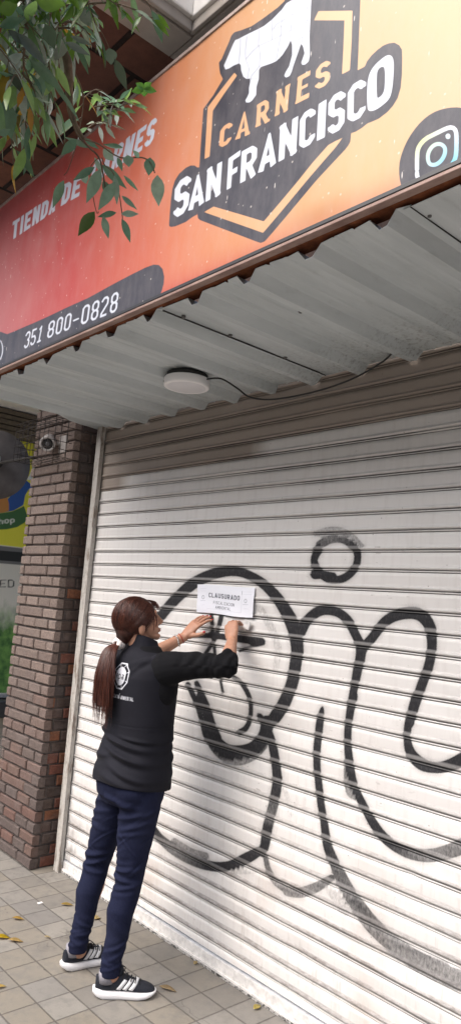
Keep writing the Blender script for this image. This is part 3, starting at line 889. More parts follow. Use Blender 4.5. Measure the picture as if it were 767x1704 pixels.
def mat_sign():
    k = N('printed_vinyl')
    P = k.sep(k.pos())
    t = k.mathn('ADD', P[0], k.mathn('MULTIPLY', k.mathn('SUBTRACT', P[2], 3.25), .35))
    t = k.mathn('DIVIDE', k.mathn('SUBTRACT', t, .3), 3.2)
    c = k.ramp(t, [(0, (.36, .080, .085)), (.28, (.44, .055, .045)), (.45, (.50, .115, .060)), (.60, (.52, .225, .105)), (.76, (.55, .345, .17)), (1, (.56, .43, .28))])
    # print stays redder along the bottom edge
    low = k.mr(P[2], 2.79, 2.90, 1, 0)
    low = k.mathn('MULTIPLY', k.mathn('MULTIPLY', low, low), k.mr(P[0], 2.6, 2.0, .55, .8))
    c = k.mix(low, c, (.42, .05, .035))
    bl = k.noise(1.6, 3, .5)
    c = k.mix(k.mr(bl, .50, .74, 0, .15), c, (.64, .36, .33))  # soft pale patches: haze of reflected sky painted into the vinyl colour
    sm = lambda name, w=.55: k.mr(k.attr(name), -w, w, 1, 0)
    c = k.mix(sm('dark'), c, (.035, .035, .048))
    c = k.mix(sm('orange'), c, k.ramp(t, [(.5, (.56, .26, .12)), (.85, (.62, .42, .24))]))
    c = k.mix(sm('white'), c, (.58, .61, .68))
    c = k.mix(k.mathn('MULTIPLY', sm('line', .8), .75), c, (.16, .17, .22))
    c = k.mix(sm('ig'), c, k.attr('igcol', False))
    # scratches, drips and bird spots
    mpv = k.n('Mapping'); mpv.inputs['Scale'].default_value = (1.5, 1, .28); k.link(k.pos(), mpv.inputs[0])
    v1 = k.n('TexVoronoi'); v1.inputs['Scale'].default_value = 26; k.link(mpv.outputs[0], v1.inputs['Vector']); m1 = k.noise(2.6, 3, .5)
    wd = k.mathn('ADD', v1.outputs['Distance'], k.mathn('MULTIPLY', k.mathn('SUBTRACT', k.noise(90, 3), .5), .10))
    w = k.mathn('MULTIPLY', k.mr(wd, .045, .085, .65, 0), k.mr(m1, .46, .54, 0, 1))
    c = k.mix(w, c, (.80, .74, .70))
    vo = k.n('TexVoronoi'); vo.inputs['Scale'].default_value = 22; k.link(k.pos(), vo.inputs['Vector'])
    c = k.mix(k.mr(vo.outputs['Distance'], .05, .10, .45, 0), c, (.75, .68, .62))
    dust = k.noise(9, 6, .7, stretch=(1.5, 1, .6))
    c = k.mix(k.mr(dust, .4, .8, .02, .16), c, (.55, .5, .48))
    k.bump(k.noise(2.5, 3), .10, .02)
    return k.set(c, k.mr(dust, .3, .7, .30, .42), spec=.22)

SIGN = empty('butcher_signboard', (2.2, YS, SZ0), 'long red to orange printed butcher signboard reading Carnes San Francisco above the awning', 'signboard')
sf = new_obj('sign_face', build_sign_face(), SIGN, mat_sign(), label='printed face with white cow and lettering')
sf.location = (-2.2, -YS, -SZ0)
kf = N('sign_frame_metal'); n1 = kf.noise(14, 5, .7, stretch=(.5, 1, 1))
M_FR = kf.set(kf.ramp(n1, [(.35, (.20, .12, .10)), (.6, (.32, .22, .185)), (.75, (.16, .07, .045))]), .6, .2)
fr = MB()
fr.box((SX0-.006, YS-.006, SZ0-.017), (SX1, YS+.022, SZ0-.006), bev=.002)
fr.build('bottom_rail', M_FR, SIGN)
fr = MB(); fr.box((SX0-.004, YS-.008, SZ0-.0055), (SX1, YS+.015, SZ0+.007), bev=.001)
fr.build('trim', simple('trim_black', (.02, .018, .018), .4), SIGN)
fr = MB()
fr.box((SX0-.006, YS-.006, SZ1-.011), (SX1, YS+.03, SZ1+.004), bev=.002)
fr.box((SX0-.005, YS-.005, SZ0+.008), (SX0+.0115, YS+.03, SZ1-.0115), bev=.002)
fr.build('frame', simple('sign_frame_grey', (.34, .27, .24), .5, .3), SIGN)
fr = MB(); fr.box((SX0+.012, YS+.012, SZ0+.008), (SX1-.01, YS+.028, SZ1-.012)); fr.build('back_panel', simple('sign_back', (.3, .3, .3), .6), SIGN)

# ---- round ceiling light under the canopy + cable
LC = Vector((1.362, -.402, 0))
LAMP = empty('round_ceiling_light', (LC.x, LC.y, 2.70), 'round white surface mounted ceiling light, switched off, under the corrugated awning', 'ceiling light')
M_WP = simple('white_plastic', (.88, .87, .87), .35, nscale=8, amt=.05)
def disc_body(profile, c, n=64):
    mb = MB(); rings = []
    for (r, z) in profile:
        rings.append([(c.x+r*cos(2*pi*i/n), c.y+r*sin(2*pi*i/n), z) for i in range(n)])
    mb.loft(rings); return mb
disc_body([(.108, 2.745), (.110, 2.742), (.110, 2.712), (.1085, 2.706), (.104, 2.7035), (.094, 2.7035), (.0925, 2.7045)], LC).build('housing', M_WP, LAMP)
disc_body([(.0920, 2.7062), (.0918, 2.7040), (.0905, 2.7036)], LC).build('diffuser', simple('diffuser', (.74, .73, .75), .45, nscale=6, amt=.03), LAMP)
ck = MB()
for i, dx in enumerate((-.02, -.008, .004, .016)):
    ck.box((-.0035, -.0005, 0), (.0035, .0005, .009), M=Matrix.Translation((LC.x, LC.y, 2.722)) @ Matrix.Rotation(radians(-48), 4, 'Z') @ Matrix.Translation((dx, -.1105, 0)))
ck.build('switch_marks', simple('switch_black', (.03, .03, .03), .4), LAMP)
ring = disc_body([(.098, 2.768), (.098, 2.7455)], LC); ring.build('mounting_ring', simple('mount_dark', (.02, .02, .02), .7), LAMP)
cb = MB()
pts = [(1.46, -.37, 2.735), (1.49, -.30, 2.752), (1.47, -.18, 2.742), (1.46, -.085, 2.722), (1.55, -.055, 2.700), (1.68, -.045, 2.690), (1.84, -.04, 2.690), (2.0, -.04, 2.700), (2.14, -.045, 2.722), (2.26, -.06, 2.752), (2.34, -.10, 2.768)]
P3 = smooth_poly(pts, 0)
def cr(pts, n=6):
    P = [Vector(p) for p in pts]; out = []
    for i in range(len(P)-1):
        p0 = P[max(i-1, 0)]; p1 = P[i]; p2 = P[i+1]; p3 = P[min(i+2, len(P)-1)]
        for s in range(n):
            t = s/n
            out.append(.5*((2*p1)+(-p0+p2)*t+(2*p0-5*p1+4*p2-p3)*t*t+(-p0+3*p1-3*p2+p3)*t**3))
    out.append(P[-1]); return out
cb.tube(cr(pts), .0042, 8)
CB = cb.build('power_cable', simple('cable_black', (.018, .018, .018), .5))
tag(CB, 'thin black cable sagging from the round ceiling light across the shutter top', 'cable')

# ---- balcony with brick soffit above, cream edge bands
def mat_soffit():
    k = N('brick_soffit'); P = k.sep(k.pos())
    br = k.n('TexBrick'); br.offset = .5
    cv = k.n('CombineXYZ'); k.link(P[1], cv.inputs[0]); k.link(k.mathn('ADD', P[0], .195), cv.inputs[1])
    k.link(cv.outputs[0], br.inputs['Vector'])
    br.inputs['Scale'].default_value = 1; br.inputs['Brick Width'].default_value = .30; br.inputs['Row Height'].default_value = .272
    br.inputs['Mortar Size'].default_value = .014; br.inputs['Mortar Smooth'].default_value = .3
    br.inputs['Color1'].default_value = (.23, .09, .055, 1); br.inputs['Color2'].default_value = (.14, .065, .048, 1); br.inputs['Mortar'].default_value = (.018, .013, .011, 1)
    n = k.noise(20, 5, .7)
    c = k.mix(k.mr(n, .35, .7, 0, .5), br.outputs['Color'], (.06, .035, .03))
    k.bump(k.mathn('MULTIPLY', br.outputs['Fac'], -1.), .9, .02)
    return k.set(c, .9, spec=.2)
BAL = empty('balcony', (0, -1.5, 4.0), 'upper balcony corner with dark brick underside and cream edge band above the signboard', 'balcony')
M_CREAM = simple('cream_render', (.76, .73, .69), .7, nscale=12, amt=.1)
M_TAUPE = simple('taupe_render', (.36, .32, .28), .75, nscale=9, amt=.12)
m = MB(); m.box((-6, -1.75, 4.012), (1.655, -.3, 4.04)); m.build('brick_soffit', mat_soffit(), BAL)
m = MB(); m.box((1.66, -1.75, 4.0), (1.812, -.868, 4.05)); m.box((1.66, -.863, 4.0), (6, -.3, 4.05), bev=.0)
m.build('soffit_border', M_TAUPE, BAL)
m = MB(); m.box((1.816, -1.75, 4.006), (1.835, -.885, 4.055), bev=.006); m.box((1.816, -.884, 4.006), (6, -.866, 4.055), bev=.006); m.build('drip_edge', M_TAUPE, BAL)
m = MB(); m.box((1.70, -1.75, 4.0555), (1.852, -.90, 4.155), bev=.008); m.box((1.70, -.899, 4.0555), (6, -.80, 4.155), bev=.008)
m.build('edge_band', M_CREAM, BAL)
def pal_up(R, t, z): return [(.34, .22, .18), (.30, .19, .16), (.36, .25, .21), (.28, .2, .18)][int(R.random()*4)]
m = MB(); m.box((1.60, -1.75, 4.1555), (1.795, -.86, 5.2), 0, (.12, .09, .08)); m.box((1.62, -.859, 4.1555), (6, -.70, 5.2), 0, (.12, .09, .08))
brick_wall_geo(m, (1.796, -1.75, 4.16), (0, 1, 0), (1, 0, 0), .88, 4.16, 5.2, [.24]*12, [.12]+[.24]*12, .075, .012, .006, pal_up, None, 9)
brick_wall_geo(m, (1.83, -.86, 4.16), (1, 0, 0), (0, -1, 0), 4.1, 4.16, 5.2, [.24]*18, [.12]+[.24]*18, .075, .012, .006, pal_up, None, 10)
m.build('brick_parapet', M_BRICK, BAL, 'col')

# ---- neighbour shop on the left (wall facing the street at an angle of 90 degrees)
NX = -3.0
def build_banner():
    # poster on the neighbour's wall, x = NX, spans y and z
    ys = np.arange(.0, 2.6, .012); zs = np.arange(.62, 3.22, .012)
    A = np.zeros((len(zs), len(ys), 3)); A[:, :, 0] = NX; A[:, :, 1] = ys[None]; A[:, :, 2] = zs[:, None]
    P = A.reshape(-1, 3); X, Y = art(P)
    mk = lambda: np.full(len(P), BIG)
    g5 = Z(0, 680, 4.794); g6 = Z(0, 880, 4.794)
    green, blue, orange, white, black, text = mk(), mk(), mk(), mk(), mk(), mk()
    sdf_poly(green, X, Y, g5((-200, 850), (0, 835), (100, 820), (170, 790), (195, 775), (232, 890), (140, 945), (60, 962), (-200, 975)))
    sdf_poly(blue, X, Y, g5((-300, 835), (0, 833), (110, 815), (190, 770), (205, 690), (235, 640), (270, 655), (262, 610), (210, 570), (200, 520), (-300, 500)))
    tmp = mk(); sdf_poly(tmp, X, Y, g5((-80, 700), (-20, 600), (40, 560), (90, 590), (105, 640), (85, 700), (40, 745), (-60, 760)))
    yel2 = tmp
    sdf_poly(orange, X, Y, g5((0, 640), (45, 650), (60, 700), (75, 760), (75, 815), (30, 830), (-60, 835), (-60, 650)))
    sdf_poly(white, X, Y, g5((200, 565), (235, 540), (262, 470), (268, 395), (285, 388), (288, 440), (268, 540), (262, 572)))
    put_text(text, X, Y, 'hop', g5((-8, 925), (122, 908), (120, 862), (-10, 876)), .55, .17, .12)
    sdf_poly(black, X, Y, g6((-200, 175), (0, 172), (215, 190), (215, 268), (0, 252), (-200, 240)))
    frame = mk(); sdf_poly(frame, X, Y, g6((-200, 140), (0, 135), (215, 160), (215, 292), (0, 275), (-200, 262)))
    put_text(black, X, Y, 'EEED', g6((-130, 468), (118, 468), (118, 405), (-130, 405)), .62, .13, .16)
    me = grid_mesh('window_poster', ys, A, dict(green=green, blue=blue, orange=orange, white=white, black=black, yel=yel2, text=text, frame=frame))
    return me
def mat_banner():
    k = N('shop_poster'); P = k.sep(k.pos())
    c = k.mix(k.mr(P[2], 2.1, 2.11), (.70, .68, .60), (.80, .77, .05))
    gn = k.noise(7, 5, .6, stretch=(1, 1, .6))
    gm = k.mr(k.mathn('ADD', P[2], k.mathn('MULTIPLY', gn, -.6)), .95, 1.25, 1, 0)
    c = k.mix(gm, c, k.mix(k.mr(k.noise(12, 3, .6), .35, .65), (.04, .12, .03), (.16, .34, .08)))
    sm = lambda n_, w=.7: k.mr(k.attr(n_), -w, w, 1, 0)
    for n_, cc in (('blue', (.02, .09, .36)), ('yel', (.65, .58, .08)), ('orange', (.55, .24, .05)), ('green', (.05, .15, .04)), ('frame', (.16, .16, .155)), ('white', (.75, .8, .82)), ('black', (.015, .015, .013)), ('text', (.75, .78, .7))):
        c = k.mix(sm(n_), c, cc)
    return k.set(c, .35, spec=.4)
SHOP = empty('neighbour_shopfront', (NX, 1, 0), 'neighbouring shopfront beyond the brick pillar with yellow and green window poster', 'shopfront')
bo = new_obj('window_poster', build_banner(), SHOP, mat_banner()); bo.location = (-NX, -1, 0)
m = MB(); m.box((NX-.2, -.4, 0), (NX-.02, 3.6, 4.0)); m.box((NX-.02, -.4, 0), (NX-.001, 3.6, .58)); m.build('wall', simple('beige_wall', (.42, .38, .32), .8, nscale=5), SHOP)
m = MB(); m.box((NX-.02, -.4, .585), (NX+.06, 2.6, .625), bev=.006); m.build('window_sill', simple('grey_sill', (.30, .31, .32), .5), SHOP)
m = MB()
for i in range(5): m.box((NX-.02, -.4, 3.225+i*.055), (NX+.07-.012*(i % 2), 3.0, 3.272+i*.055), bev=.006)
m.build('shutter_box', simple('brown_slats', (.14, .115, .085), .6), SHOP)
m = MB(); m.box((-4.2, -.2, 3.505), (-.72, 3.6, 3.56)); m.build('ceiling', simple('white_ceiling', (.82, .81, .80), .8, nscale=4, amt=.03), SHOP)
m = MB(); m.box((-4.2, 3.0, 0), (-.7, 3.1, 3.5)); m.build('back_wall', simple('back_wall_paint', (.3, .29, .27), .8), SHOP)
m = MB(); m.box((NX+.005, .70, .40), (NX+.16, 1.0, .575), bev=.02); m.build('vent_box', simple('vent_black', (.03, .03, .032), .4), SHOP)

# ---- satellite dish on an arm from the pillar
DISH = empty('satellite_dish', (-1.26, -.16, 2.62), 'grey round satellite dish on an arm left of the brick pillar', 'satellite dish')
dc = Vector((-1.29, -.16, 2.625))
nrm = (Vector(CAM)-dc).normalized(); nrm = Vector((nrm.x, nrm.y*.7, nrm.z*.2)).normalized()
sx = nrm.cross(Vector((0, 0, 1))).normalized(); sy = sx.cross(nrm)
M_DISH = simple('dish_grey', (.155, .14, .135), .6, .1, nscale=9)
rings = []
for (r, h) in [(.250, -.052), (.256, -.050), (.255, -.046), (.20, -.030), (.14, -.012), (.07, -.002), (.012, 0)]:
    rings.append([dc+sx*r*cos(2*pi*i/48)+sy*r*1.06*sin(2*pi*i/48)+nrm*h for i in range(48)])
m = MB(); m.loft(rings, cap=True); m.build('dish', M_DISH, DISH)
M_DSTEEL = simple('dark_steel', (.06, .055, .05), .5, .5)
m = MB(); hub = dc+nrm*.03+sx*.0
m.tube([dc+nrm*.001, dc+nrm*.045], .035, 14); m.tube([hub+nrm*.01, Vector((-.70, -.172, 2.615)), Vector((-.655, -.165, 2.61))], [.012, .012, .012], 10); m.tube([hub, hub+Vector((-.02, .0, -.16))], .008, 8)
m.tube([dc+nrm*.02+sy*.03, dc+nrm*.06+sy*.07+sx*.02], .018, 10)
m.build('mounting_arm', M_DSTEEL, DISH)
m = MB(); m.tube([dc+nrm*.05+sy*.05, dc+nrm*.07+sy*.02], .014, 10); m.build('clamp', simple('zinc', (.5, .5, .48), .4, .6), DISH)

# ---- security camera in a wire cage on the pillar
CCC = Vector((-.335, -.235, 2.665))
CAMO = empty('security_camera', (CCC.x, CCC.y, CCC.z), 'small grey bullet security camera in a wire cage at the top of the brick pillar', 'security camera')
aim = (Vector(CAM)-CCC).normalized(); aim = Vector((aim.x*.85, aim.y, aim.z-.1)).normalized()
def tube_prof(c, ax, prof, n=28):
    ax = ax.normalized(); x = ax.cross(Vector((0, 0, 1))).normalized(); y = x.cross(ax)
    mb = MB(); mb.loft([[c+ax*h+x*r*cos(2*pi*i/n)+y*r*sin(2*pi*i/n) for i in range(n)] for (r, h) in prof]); return mb
tube_prof(CCC, aim, [(.044, -.12), (.048, -.11), (.050, .02), (.052, .048), (.050, .056), (.040, .056), (.037, .048)]).build('housing', simple('camera_grey', (.50, .47, .45), .45), CAMO)
tube_prof(CCC+aim*.046, aim, [(.036, -.004), (.036, .004), (.022, .005)]).build('front_glass', simple('camera_glass', (.015, .015, .016), .15), CAMO)
tube_prof(CCC+aim*.050, aim, [(.014, -.003), (.014, .004), (.008, .005)]).build('lens', simple('lens_grey', (.12, .12, .13), .2), CAMO)
m = MB(); m.tube([CCC-aim*.06+Vector((0, 0, -.0)), CCC-aim*.02+Vector((.03, .06, 0)), CCC+Vector((.04, .085, .0))], .014, 10)
m.box((CCC.x+.045, -.178, CCC.z-.065), (CCC.x+.135, -.162, CCC.z+.05), bev=.004); m.build('bracket', simple('bracket_pale', (.36, .33, .31), .6), CAMO)
CG = MB()
x0, x1, y0, y1, z0, z1 = -.60, -.125, -.345, -.166, 2.545, 2.80
W_ = .0022
for i in range(9):
    x = x0+(x1-x0)*i/8
    CG.tube([(x, y1, z0), (x, y0, z0), (x, y0, z1), (x, y1, z1)], W_, 5)
for i in range(6):
    z = z0+(z1-z0)*i/5
    CG.tube([(x0, y1, z), (x0, y0, z), (x1, y0, z), (x1, y1, z)], W_, 5)
for i in range(1, 4):
    y = y0+(y1-y0)*i/4
    for zz in (z0, z1): CG.tube([(x0, y, zz), (x1, y, zz)], W_, 5)
    for xx in (x0, x1): CG.tube([(xx, y, z0), (xx, y, z1)], W_, 5)
CGo = CG.build('wire_cage', simple('cage_wire', (.05, .042, .038), .6, .5))
tag(CGo, 'thin dark wire cage bolted over the security camera on the brick pillar', 'cage')
# ================================================================== PERSON
def bake(mb, name, voxel, smooth=6, factor=.5):
    me = mb.mesh(name+'_raw')
    o = bpy.data.objects.new(name+'_raw', me); COL.objects.link(o)
    r = o.modifiers.new('r', 'REMESH'); r.mode = 'VOXEL'; r.voxel_size = voxel; r.use_smooth_shade = True
    s = o.modifiers.new('s', 'SMOOTH'); s.factor = factor; s.iterations = smooth
    dg = bpy.context.evaluated_depsgraph_get(); dg.update()
    out = bpy.data.meshes.new_from_object(o.evaluated_get(dg)); out.name = name
    bpy.data.objects.remove(o); bpy.data.meshes.remove(me)
    n = len(out.polygons); out.polygons.foreach_set('use_smooth', np.ones(n, bool))
    return out
def mco(me):
    a = np.empty(len(me.vertices)*3, np.float32); me.vertices.foreach_get('co', a); return a.reshape(-1, 3).astype(float)
def mno(me):
    a = np.empty(len(me.vertices)*3, np.float32); me.vertices.foreach_get('normal', a); return a.reshape(-1, 3).astype(float)
def setco(me, A): me.vertices.foreach_set('co', A.astype(np.float32).ravel()); me.update()
def sstep(x, a, b):
    t = np.clip((x-a)/(b-a), 0, 1); return t*t*(3-2*t)

FW = Vector((-.05, .9987, 0)); RT = Vector((.9987, .05, 0)); UP = Vector((0, 0, 1))
def ring(c, a, b, n=32, p=2.3, X=RT, Y=FW, tilt=0.0):
    out = []
    for i in range(n):
        t = 2*pi*i/n; ct, st_ = cos(t), sin(t)
        x = a*abs(ct)**(2/p)*(1 if ct >= 0 else -1); y = b*abs(st_)**(2/p)*(1 if st_ >= 0 else -1)
        out.append(Vector(c)+X*x+Y*y+UP*(tilt*y))
    return out
def limb(mb, pts, rad, n=18, flat=None):
    mb.tube(pts, rad, n)
    mb.ellipsoid(pts[0], (rad[0],)*3, nu=14, nv=10); mb.ellipsoid(pts[-1], (rad[-1],)*3, nu=14, nv=10)

BX, BY = 1.252, -.425
PER = empty('person', (BX, BY, 0), 'person in black vest and navy trousers with long ponytail, taping up a paper notice', 'person')
def pchild(name, me, mat, **kw):
    A = mco(me)-np.array([BX, BY, 0]); setco(me, A)
    me.materials.clear()
    return new_obj(name, me, PER, mat, **kw)

# joints (world metres)
RSH = Vector((1.418, -.415, 1.402)); REL = Vector((1.648, -.268, 1.418)); RWR = Vector((1.500, -.112, 1.520))
LSH = Vector((1.075, -.43, 1.405)); LEL = Vector((1.055, -.315, 1.375)); LWR = Vector((1.144, -.12, 1.508))
RHP = Vector((1.338, -.435, .88)); RKN = Vector((1.322, -.455, .464)); RAN = Vector((1.335, -.52, .115))
LHP = Vector((1.165, -.425, .88)); LKN = Vector((1.058, -.455, .455)); LAN = Vector((1.072, -.525, .11))

# ---- head frame
FH2 = Vector((.34, .94, 0)).normalized()
pt_ = radians(13)
HF = FH2*cos(pt_)+UP*sin(pt_); HU = UP*cos(pt_)-FH2*sin(pt_); HS = HF.cross(HU).normalized()
HC = Vector((1.207, -.452, 1.582))
HM = Matrix((HS, HF, HU)).transposed()
def hp(s, f, u): return HC+HS*s+HF*f+HU*u

body = MB()
# torso core + neck
body.loft([ring((BX, BY, z), a, b) for z, a, b in [(.82, .14, .10), (.9, .15, .11), (1.0, .14, .10), (1.1, .135, .10), (1.25, .15, .10), (1.36, .155, .09), (1.42, .10, .07), (1.45, .06, .055)]])
limb(body, [(BX-.012, BY+.0, 1.41), (1.228, -.436, 1.46), hp(0, -.022, -.05)], [.062, .052, .052])
hd = MB()
def he(mb, c, r, nu=24, nv=16): mb.ellipsoid(hp(*c), r, HM, nu, nv)
he(body, (0, -.015, .02), (.074, .093, .088)); he(body, (0, .040, -.022), (.057, .054, .082)); he(body, (0, .045, -.072), (.043, .042, .032))
he(body, (0, .078, -.092), (.017, .015, .015)); he(body, (0, .078, .028), (.042, .016, .014))
he(body, (0, .090, -.056), (.021, .013, .0055)); he(body, (0, .089, -.066), (.018, .012, .006))
for s in (-1, 1):
    he(body, (s*.032, .068, -.025), (.024, .020, .020)); he(body, (s*.024, .072, -.085), (.02, .02, .012))
body.tube([hp(0, .086, .018), hp(0, .100, -.006), hp(0, .113, -.024), hp(0, .100, -.034)], [.008, .0095, .0105, .009], 10)
for s in (-1, 1): he(body, (s*.010, .098, -.029), (.0065, .009, .006), 10, 8)
for s in (-1, 1):   # ears
    Rm = HM @ Matrix.Rotation(radians(12*s), 3, 'Z') @ Matrix.Rotation(radians(-14), 3, 'X')
    body.ellipsoid(hp(s*.071, -.004, -.034), (.008, .018, .030), Rm, 14, 10)
# upper arms / forearms
limb(body, [RSH, RSH.lerp(REL, .5), REL], [.046, .043, .037]); limb(body, [REL, REL.lerp(RWR, .35), RWR], [.037, .037, .0235])
limb(body, [LSH, LSH.lerp(LEL, .5), LEL], [.046, .043, .038]); limb(body, [LEL, LEL.lerp(LWR, .4), LWR], [.038, .036, .0235])
# thighs and shins (inside the trousers) and ankles
for a_, b_, c_2 in ((RHP, RKN, RAN), (LHP, LKN, LAN)):
    limb(body, [a_+Vector((0, 0, .02)), a_.lerp(b_, .5), b_], [.070, .060, .045]); limb(body, [b_, b_.lerp(c_2, .4), c_2+Vector((0, 0, .04))], [.045, .045, .033])
limb(body, [RKN+Vector((0, 0, -.1)), RAN+Vector((0, 0, .05)), RAN+Vector((.006, .008, -.03))], [.045, .033, .032]); limb(body, [LKN+Vector((0, 0, -.1)), LAN+Vector((0, 0, .05)), LAN+Vector((0, .01, -.03))], [.045, .033, .032])
NAILS = []
def finger(mb, pts, r0, r1):
    n = len(pts); rr = [r0+(r1-r0)*i/(n-1) for i in range(n)]
    P = cr(pts, 4); R = []
    for i in range(len(P)):
        t = i/(len(P)-1); R.append(r0+(r1-r0)*t)
    mb.tube(P, R, 10); mb.ellipsoid(P[-1], (R[-1],)*3, nu=10, nv=8)
def hand(mb, wr, kn, side, back, spec, thumb, nail=True):
    """wr wrist, kn knuckle centre, side unit vector towards the index finger, back = back-of-hand normal"""
    d = (kn-wr); L = d.length; d.normalize()
    side = (side-d*side.dot(d)).normalized(); back = side.cross(d); 
    if back.dot(Vector((0, -1, 0))) < 0: back = -back
    rings = []
    for t, a, b in [(-.12, .026, .021), (.12, .028, .019), (.45, .037, .017), (.8, .040, .015), (1.0, .039, .012)]:
        c = wr+d*L*t
        rings.append([c+side*(a*abs(cos(u))**.8*(1 if cos(u) >= 0 else -1))+back*(b*sin(u)) for u in [2*pi*i/18 for i in range(18)]])
    mb.loft(rings)
    # heel of thumb
    mb.ellipsoid(wr+d*L*.38+side*.022-back*.008, (.018, .018, .028), Matrix((side, back, d)).transposed(), 14, 10)
    for i, (off, ln, c1, c2, c3, spread) in enumerate(spec):
        p0 = kn+side*off-d*.012
        dirv = (d+side*spread).normalized()
        def rot(v, a): return (v*cos(a)-back*sin(a)).normalized()
        a1 = radians(c1); a2 = a1+radians(c2); a3 = a2+radians(c3)
        p1 = p0+rot(dirv, a1)*(ln*.45+.012); p2 = p1+rot(dirv, a2)*ln*.30; p3 = p2+rot(dirv, a3)*ln*.22
        pts = [p0, p0.lerp(p1, .5), p1, p2, p3]
        r = (.0088, .0092, .0088, .0076)[i]
        mb.ellipsoid(p1, (r*1.02,)*3, nu=10, nv=8)
        finger(mb, pts, r, r*.80)
        nb = (back*cos(a3)+dirv*sin(a3)).normalized()
        NAILS.append((p3+rot(dirv, a3)*.001, rot(dirv, a3), nb, r*.80))
    tp = [wr+d*L*.25+side*.018-back*.006]+[wr+d*L*a+side*b-back*c for (a, b, c) in thumb]
    finger(mb, tp, .0125, .0088)
    td = (tp[-1]-tp[-2]).normalized(); nb = (back-td*back.dot(td)).normalized()
    NAILS.append((tp[-1], td, nb, .0088))
LKNU = Vector((1.180, -.075, 1.582))
hand(body, LWR, LKNU, Vector((1, -.15, -.35)), None,
     [(.029, .072, 14, 14, 12, .10), (.010, .078, 12, 14, 12, .02), (-.010, .072, 14, 16, 14, -.05), (-.029, .056, 16, 16, 14, -.12)],
     [(.50, .052, .008), (.72, .072, .012), (.92, .083, .014)])
RKNU = Vector((1.452, -.082, 1.600))
hand(body, RWR, RKNU, Vector((-1, -.1, 0)), None,
     [(.027, .070, 30, 30, 18, -.05), (.009, .076, 34, 34, 22, .0), (-.010, .070, 42, 38, 24, .03), (-.027, .055, 48, 40, 26, .05)],
     [(.62, .040, .018), (.95, .040, .026), (1.22, .032, .030)])
bme = bake(body, 'body', .0032, 5, .5)
k = N('skin'); n1 = k.noise(45, 4, .6); n2 = k.noise(7, 3)
c_ = k.mix(k.mr(n1, .35, .7), (.44, .225, .145), (.50, .27, .18)); c_ = k.mix(k.mr(n2, .45, .7, 0, .35), c_, (.46, .19, .12))
k.bump(k.noise(400, 3), .08, .0008)
M_SKIN = k.set(c_, .5, spec=.4); k.b.inputs['Subsurface Weight'].default_value = .08; k.b.inputs['Subsurface Radius'].default_value = (.02, .008, .004); k.b.inputs['Subsurface Scale'].default_value = .3
pchild('body', bme, M_SKIN)
# face details
fm = MB()
for s in (-1, 1): fm.ellipsoid(hp(s*.029, .0875, .004), (.0125, .008, .0062), HM, 14, 10)
fo = fm; PORG = Vector((BX, BY, 0))
def pmb(mb, name, mat, parent=None, **kw):
    return mb.build(name, mat, parent if parent is not None else PER, **kw)
for s in (-1, 1):
    e_ = MB(); e_.ellipsoid(hp(s*.027, .0770, .004), (.0110, .0085, .0048), HM, 14, 10); eo = pmb(e_, 'eye', simple('eye_white', (.7, .66, .62), .25, amt=.02))
    e2 = MB(); e2.ellipsoid(hp(s*.027, .0850, .004), (.0044, .0012, .0044), HM, 12, 8); e2.build('iris', simple('iris_brown', (.04, .02, .012), .15), eo)
    e3 = MB(); e3.tube([hp(s*.045, .083, .021), hp(s*.032, .0935, .0275), hp(s*.016, .0955, .0235)], [.0016, .0030, .0024], 6); pmb(e3, 'eyebrow', simple('brow_brown', (.035, .018, .012), .8))
    e4 = MB(); e4.tube([hp(s*.041, .076, .006), hp(s*.029, .0850, .0100), hp(s*.018, .085, .008)], [.0012, .0016, .0012], 6); pmb(e4, 'eyelash', simple('lash_black', (.01, .008, .008), .8))
lp = MB(); lp.ellipsoid(hp(0, .0955, -.0565), (.019, .0085, .0038), HM, 16, 8); lp.ellipsoid(hp(0, .094, -.0645), (.017, .0085, .0042), HM, 16, 8); pmb(lp, 'lips', simple('lip_rose', (.40, .12, .10), .4))
M_NAIL = simple('nail_red', (.45, .02, .03), .2, amt=.05)
for (p, d, nb, r) in NAILS:
    nm_ = MB(); sd = d.cross(nb).normalized()
    nm_.ellipsoid(p+nb*(r*.62)+d*.001, (r*.72, r*1.0, r*.45), Matrix((sd, d, nb)).transposed(), 10, 8); pmb(nm_, 'nail', M_NAIL)
# bracelets
def band(mb, c, ax, r, w, seg=40, wob=0):
    ax = ax.normalized(); x = ax.cross(Vector((0, 0, 1))).normalized(); y = x.cross(ax)
    mb.tube([c+x*r*cos(t)+y*r*sin(t)+ax*(wob*sin(3*t)) for t in [2*pi*i/seg for i in range(seg+1)]], w, 8, cap=False)
ax = LWR-LEL
b1 = MB(); band(b1, LWR-ax.normalized()*.016, ax, .0265, .0022); pmb(b1, 'red_bracelet', simple('red_cord', (.35, .03, .015), .6))
b2 = MB(); cc = LWR-ax.normalized()*.040; axn = ax.normalized(); x_ = axn.cross(UP).normalized(); y_ = x_.cross(axn)
for i in range(26):
    t = 2*pi*i/26; b2.ellipsoid(cc+x_*.0295*cos(t)+y_*.0295*sin(t)+axn*.004*sin(2*t), (.0042,)*3, nu=8, nv=6)
pmb(b2, 'beaded_bracelet', simple('silver_beads', (.6, .58, .55), .25, .8))

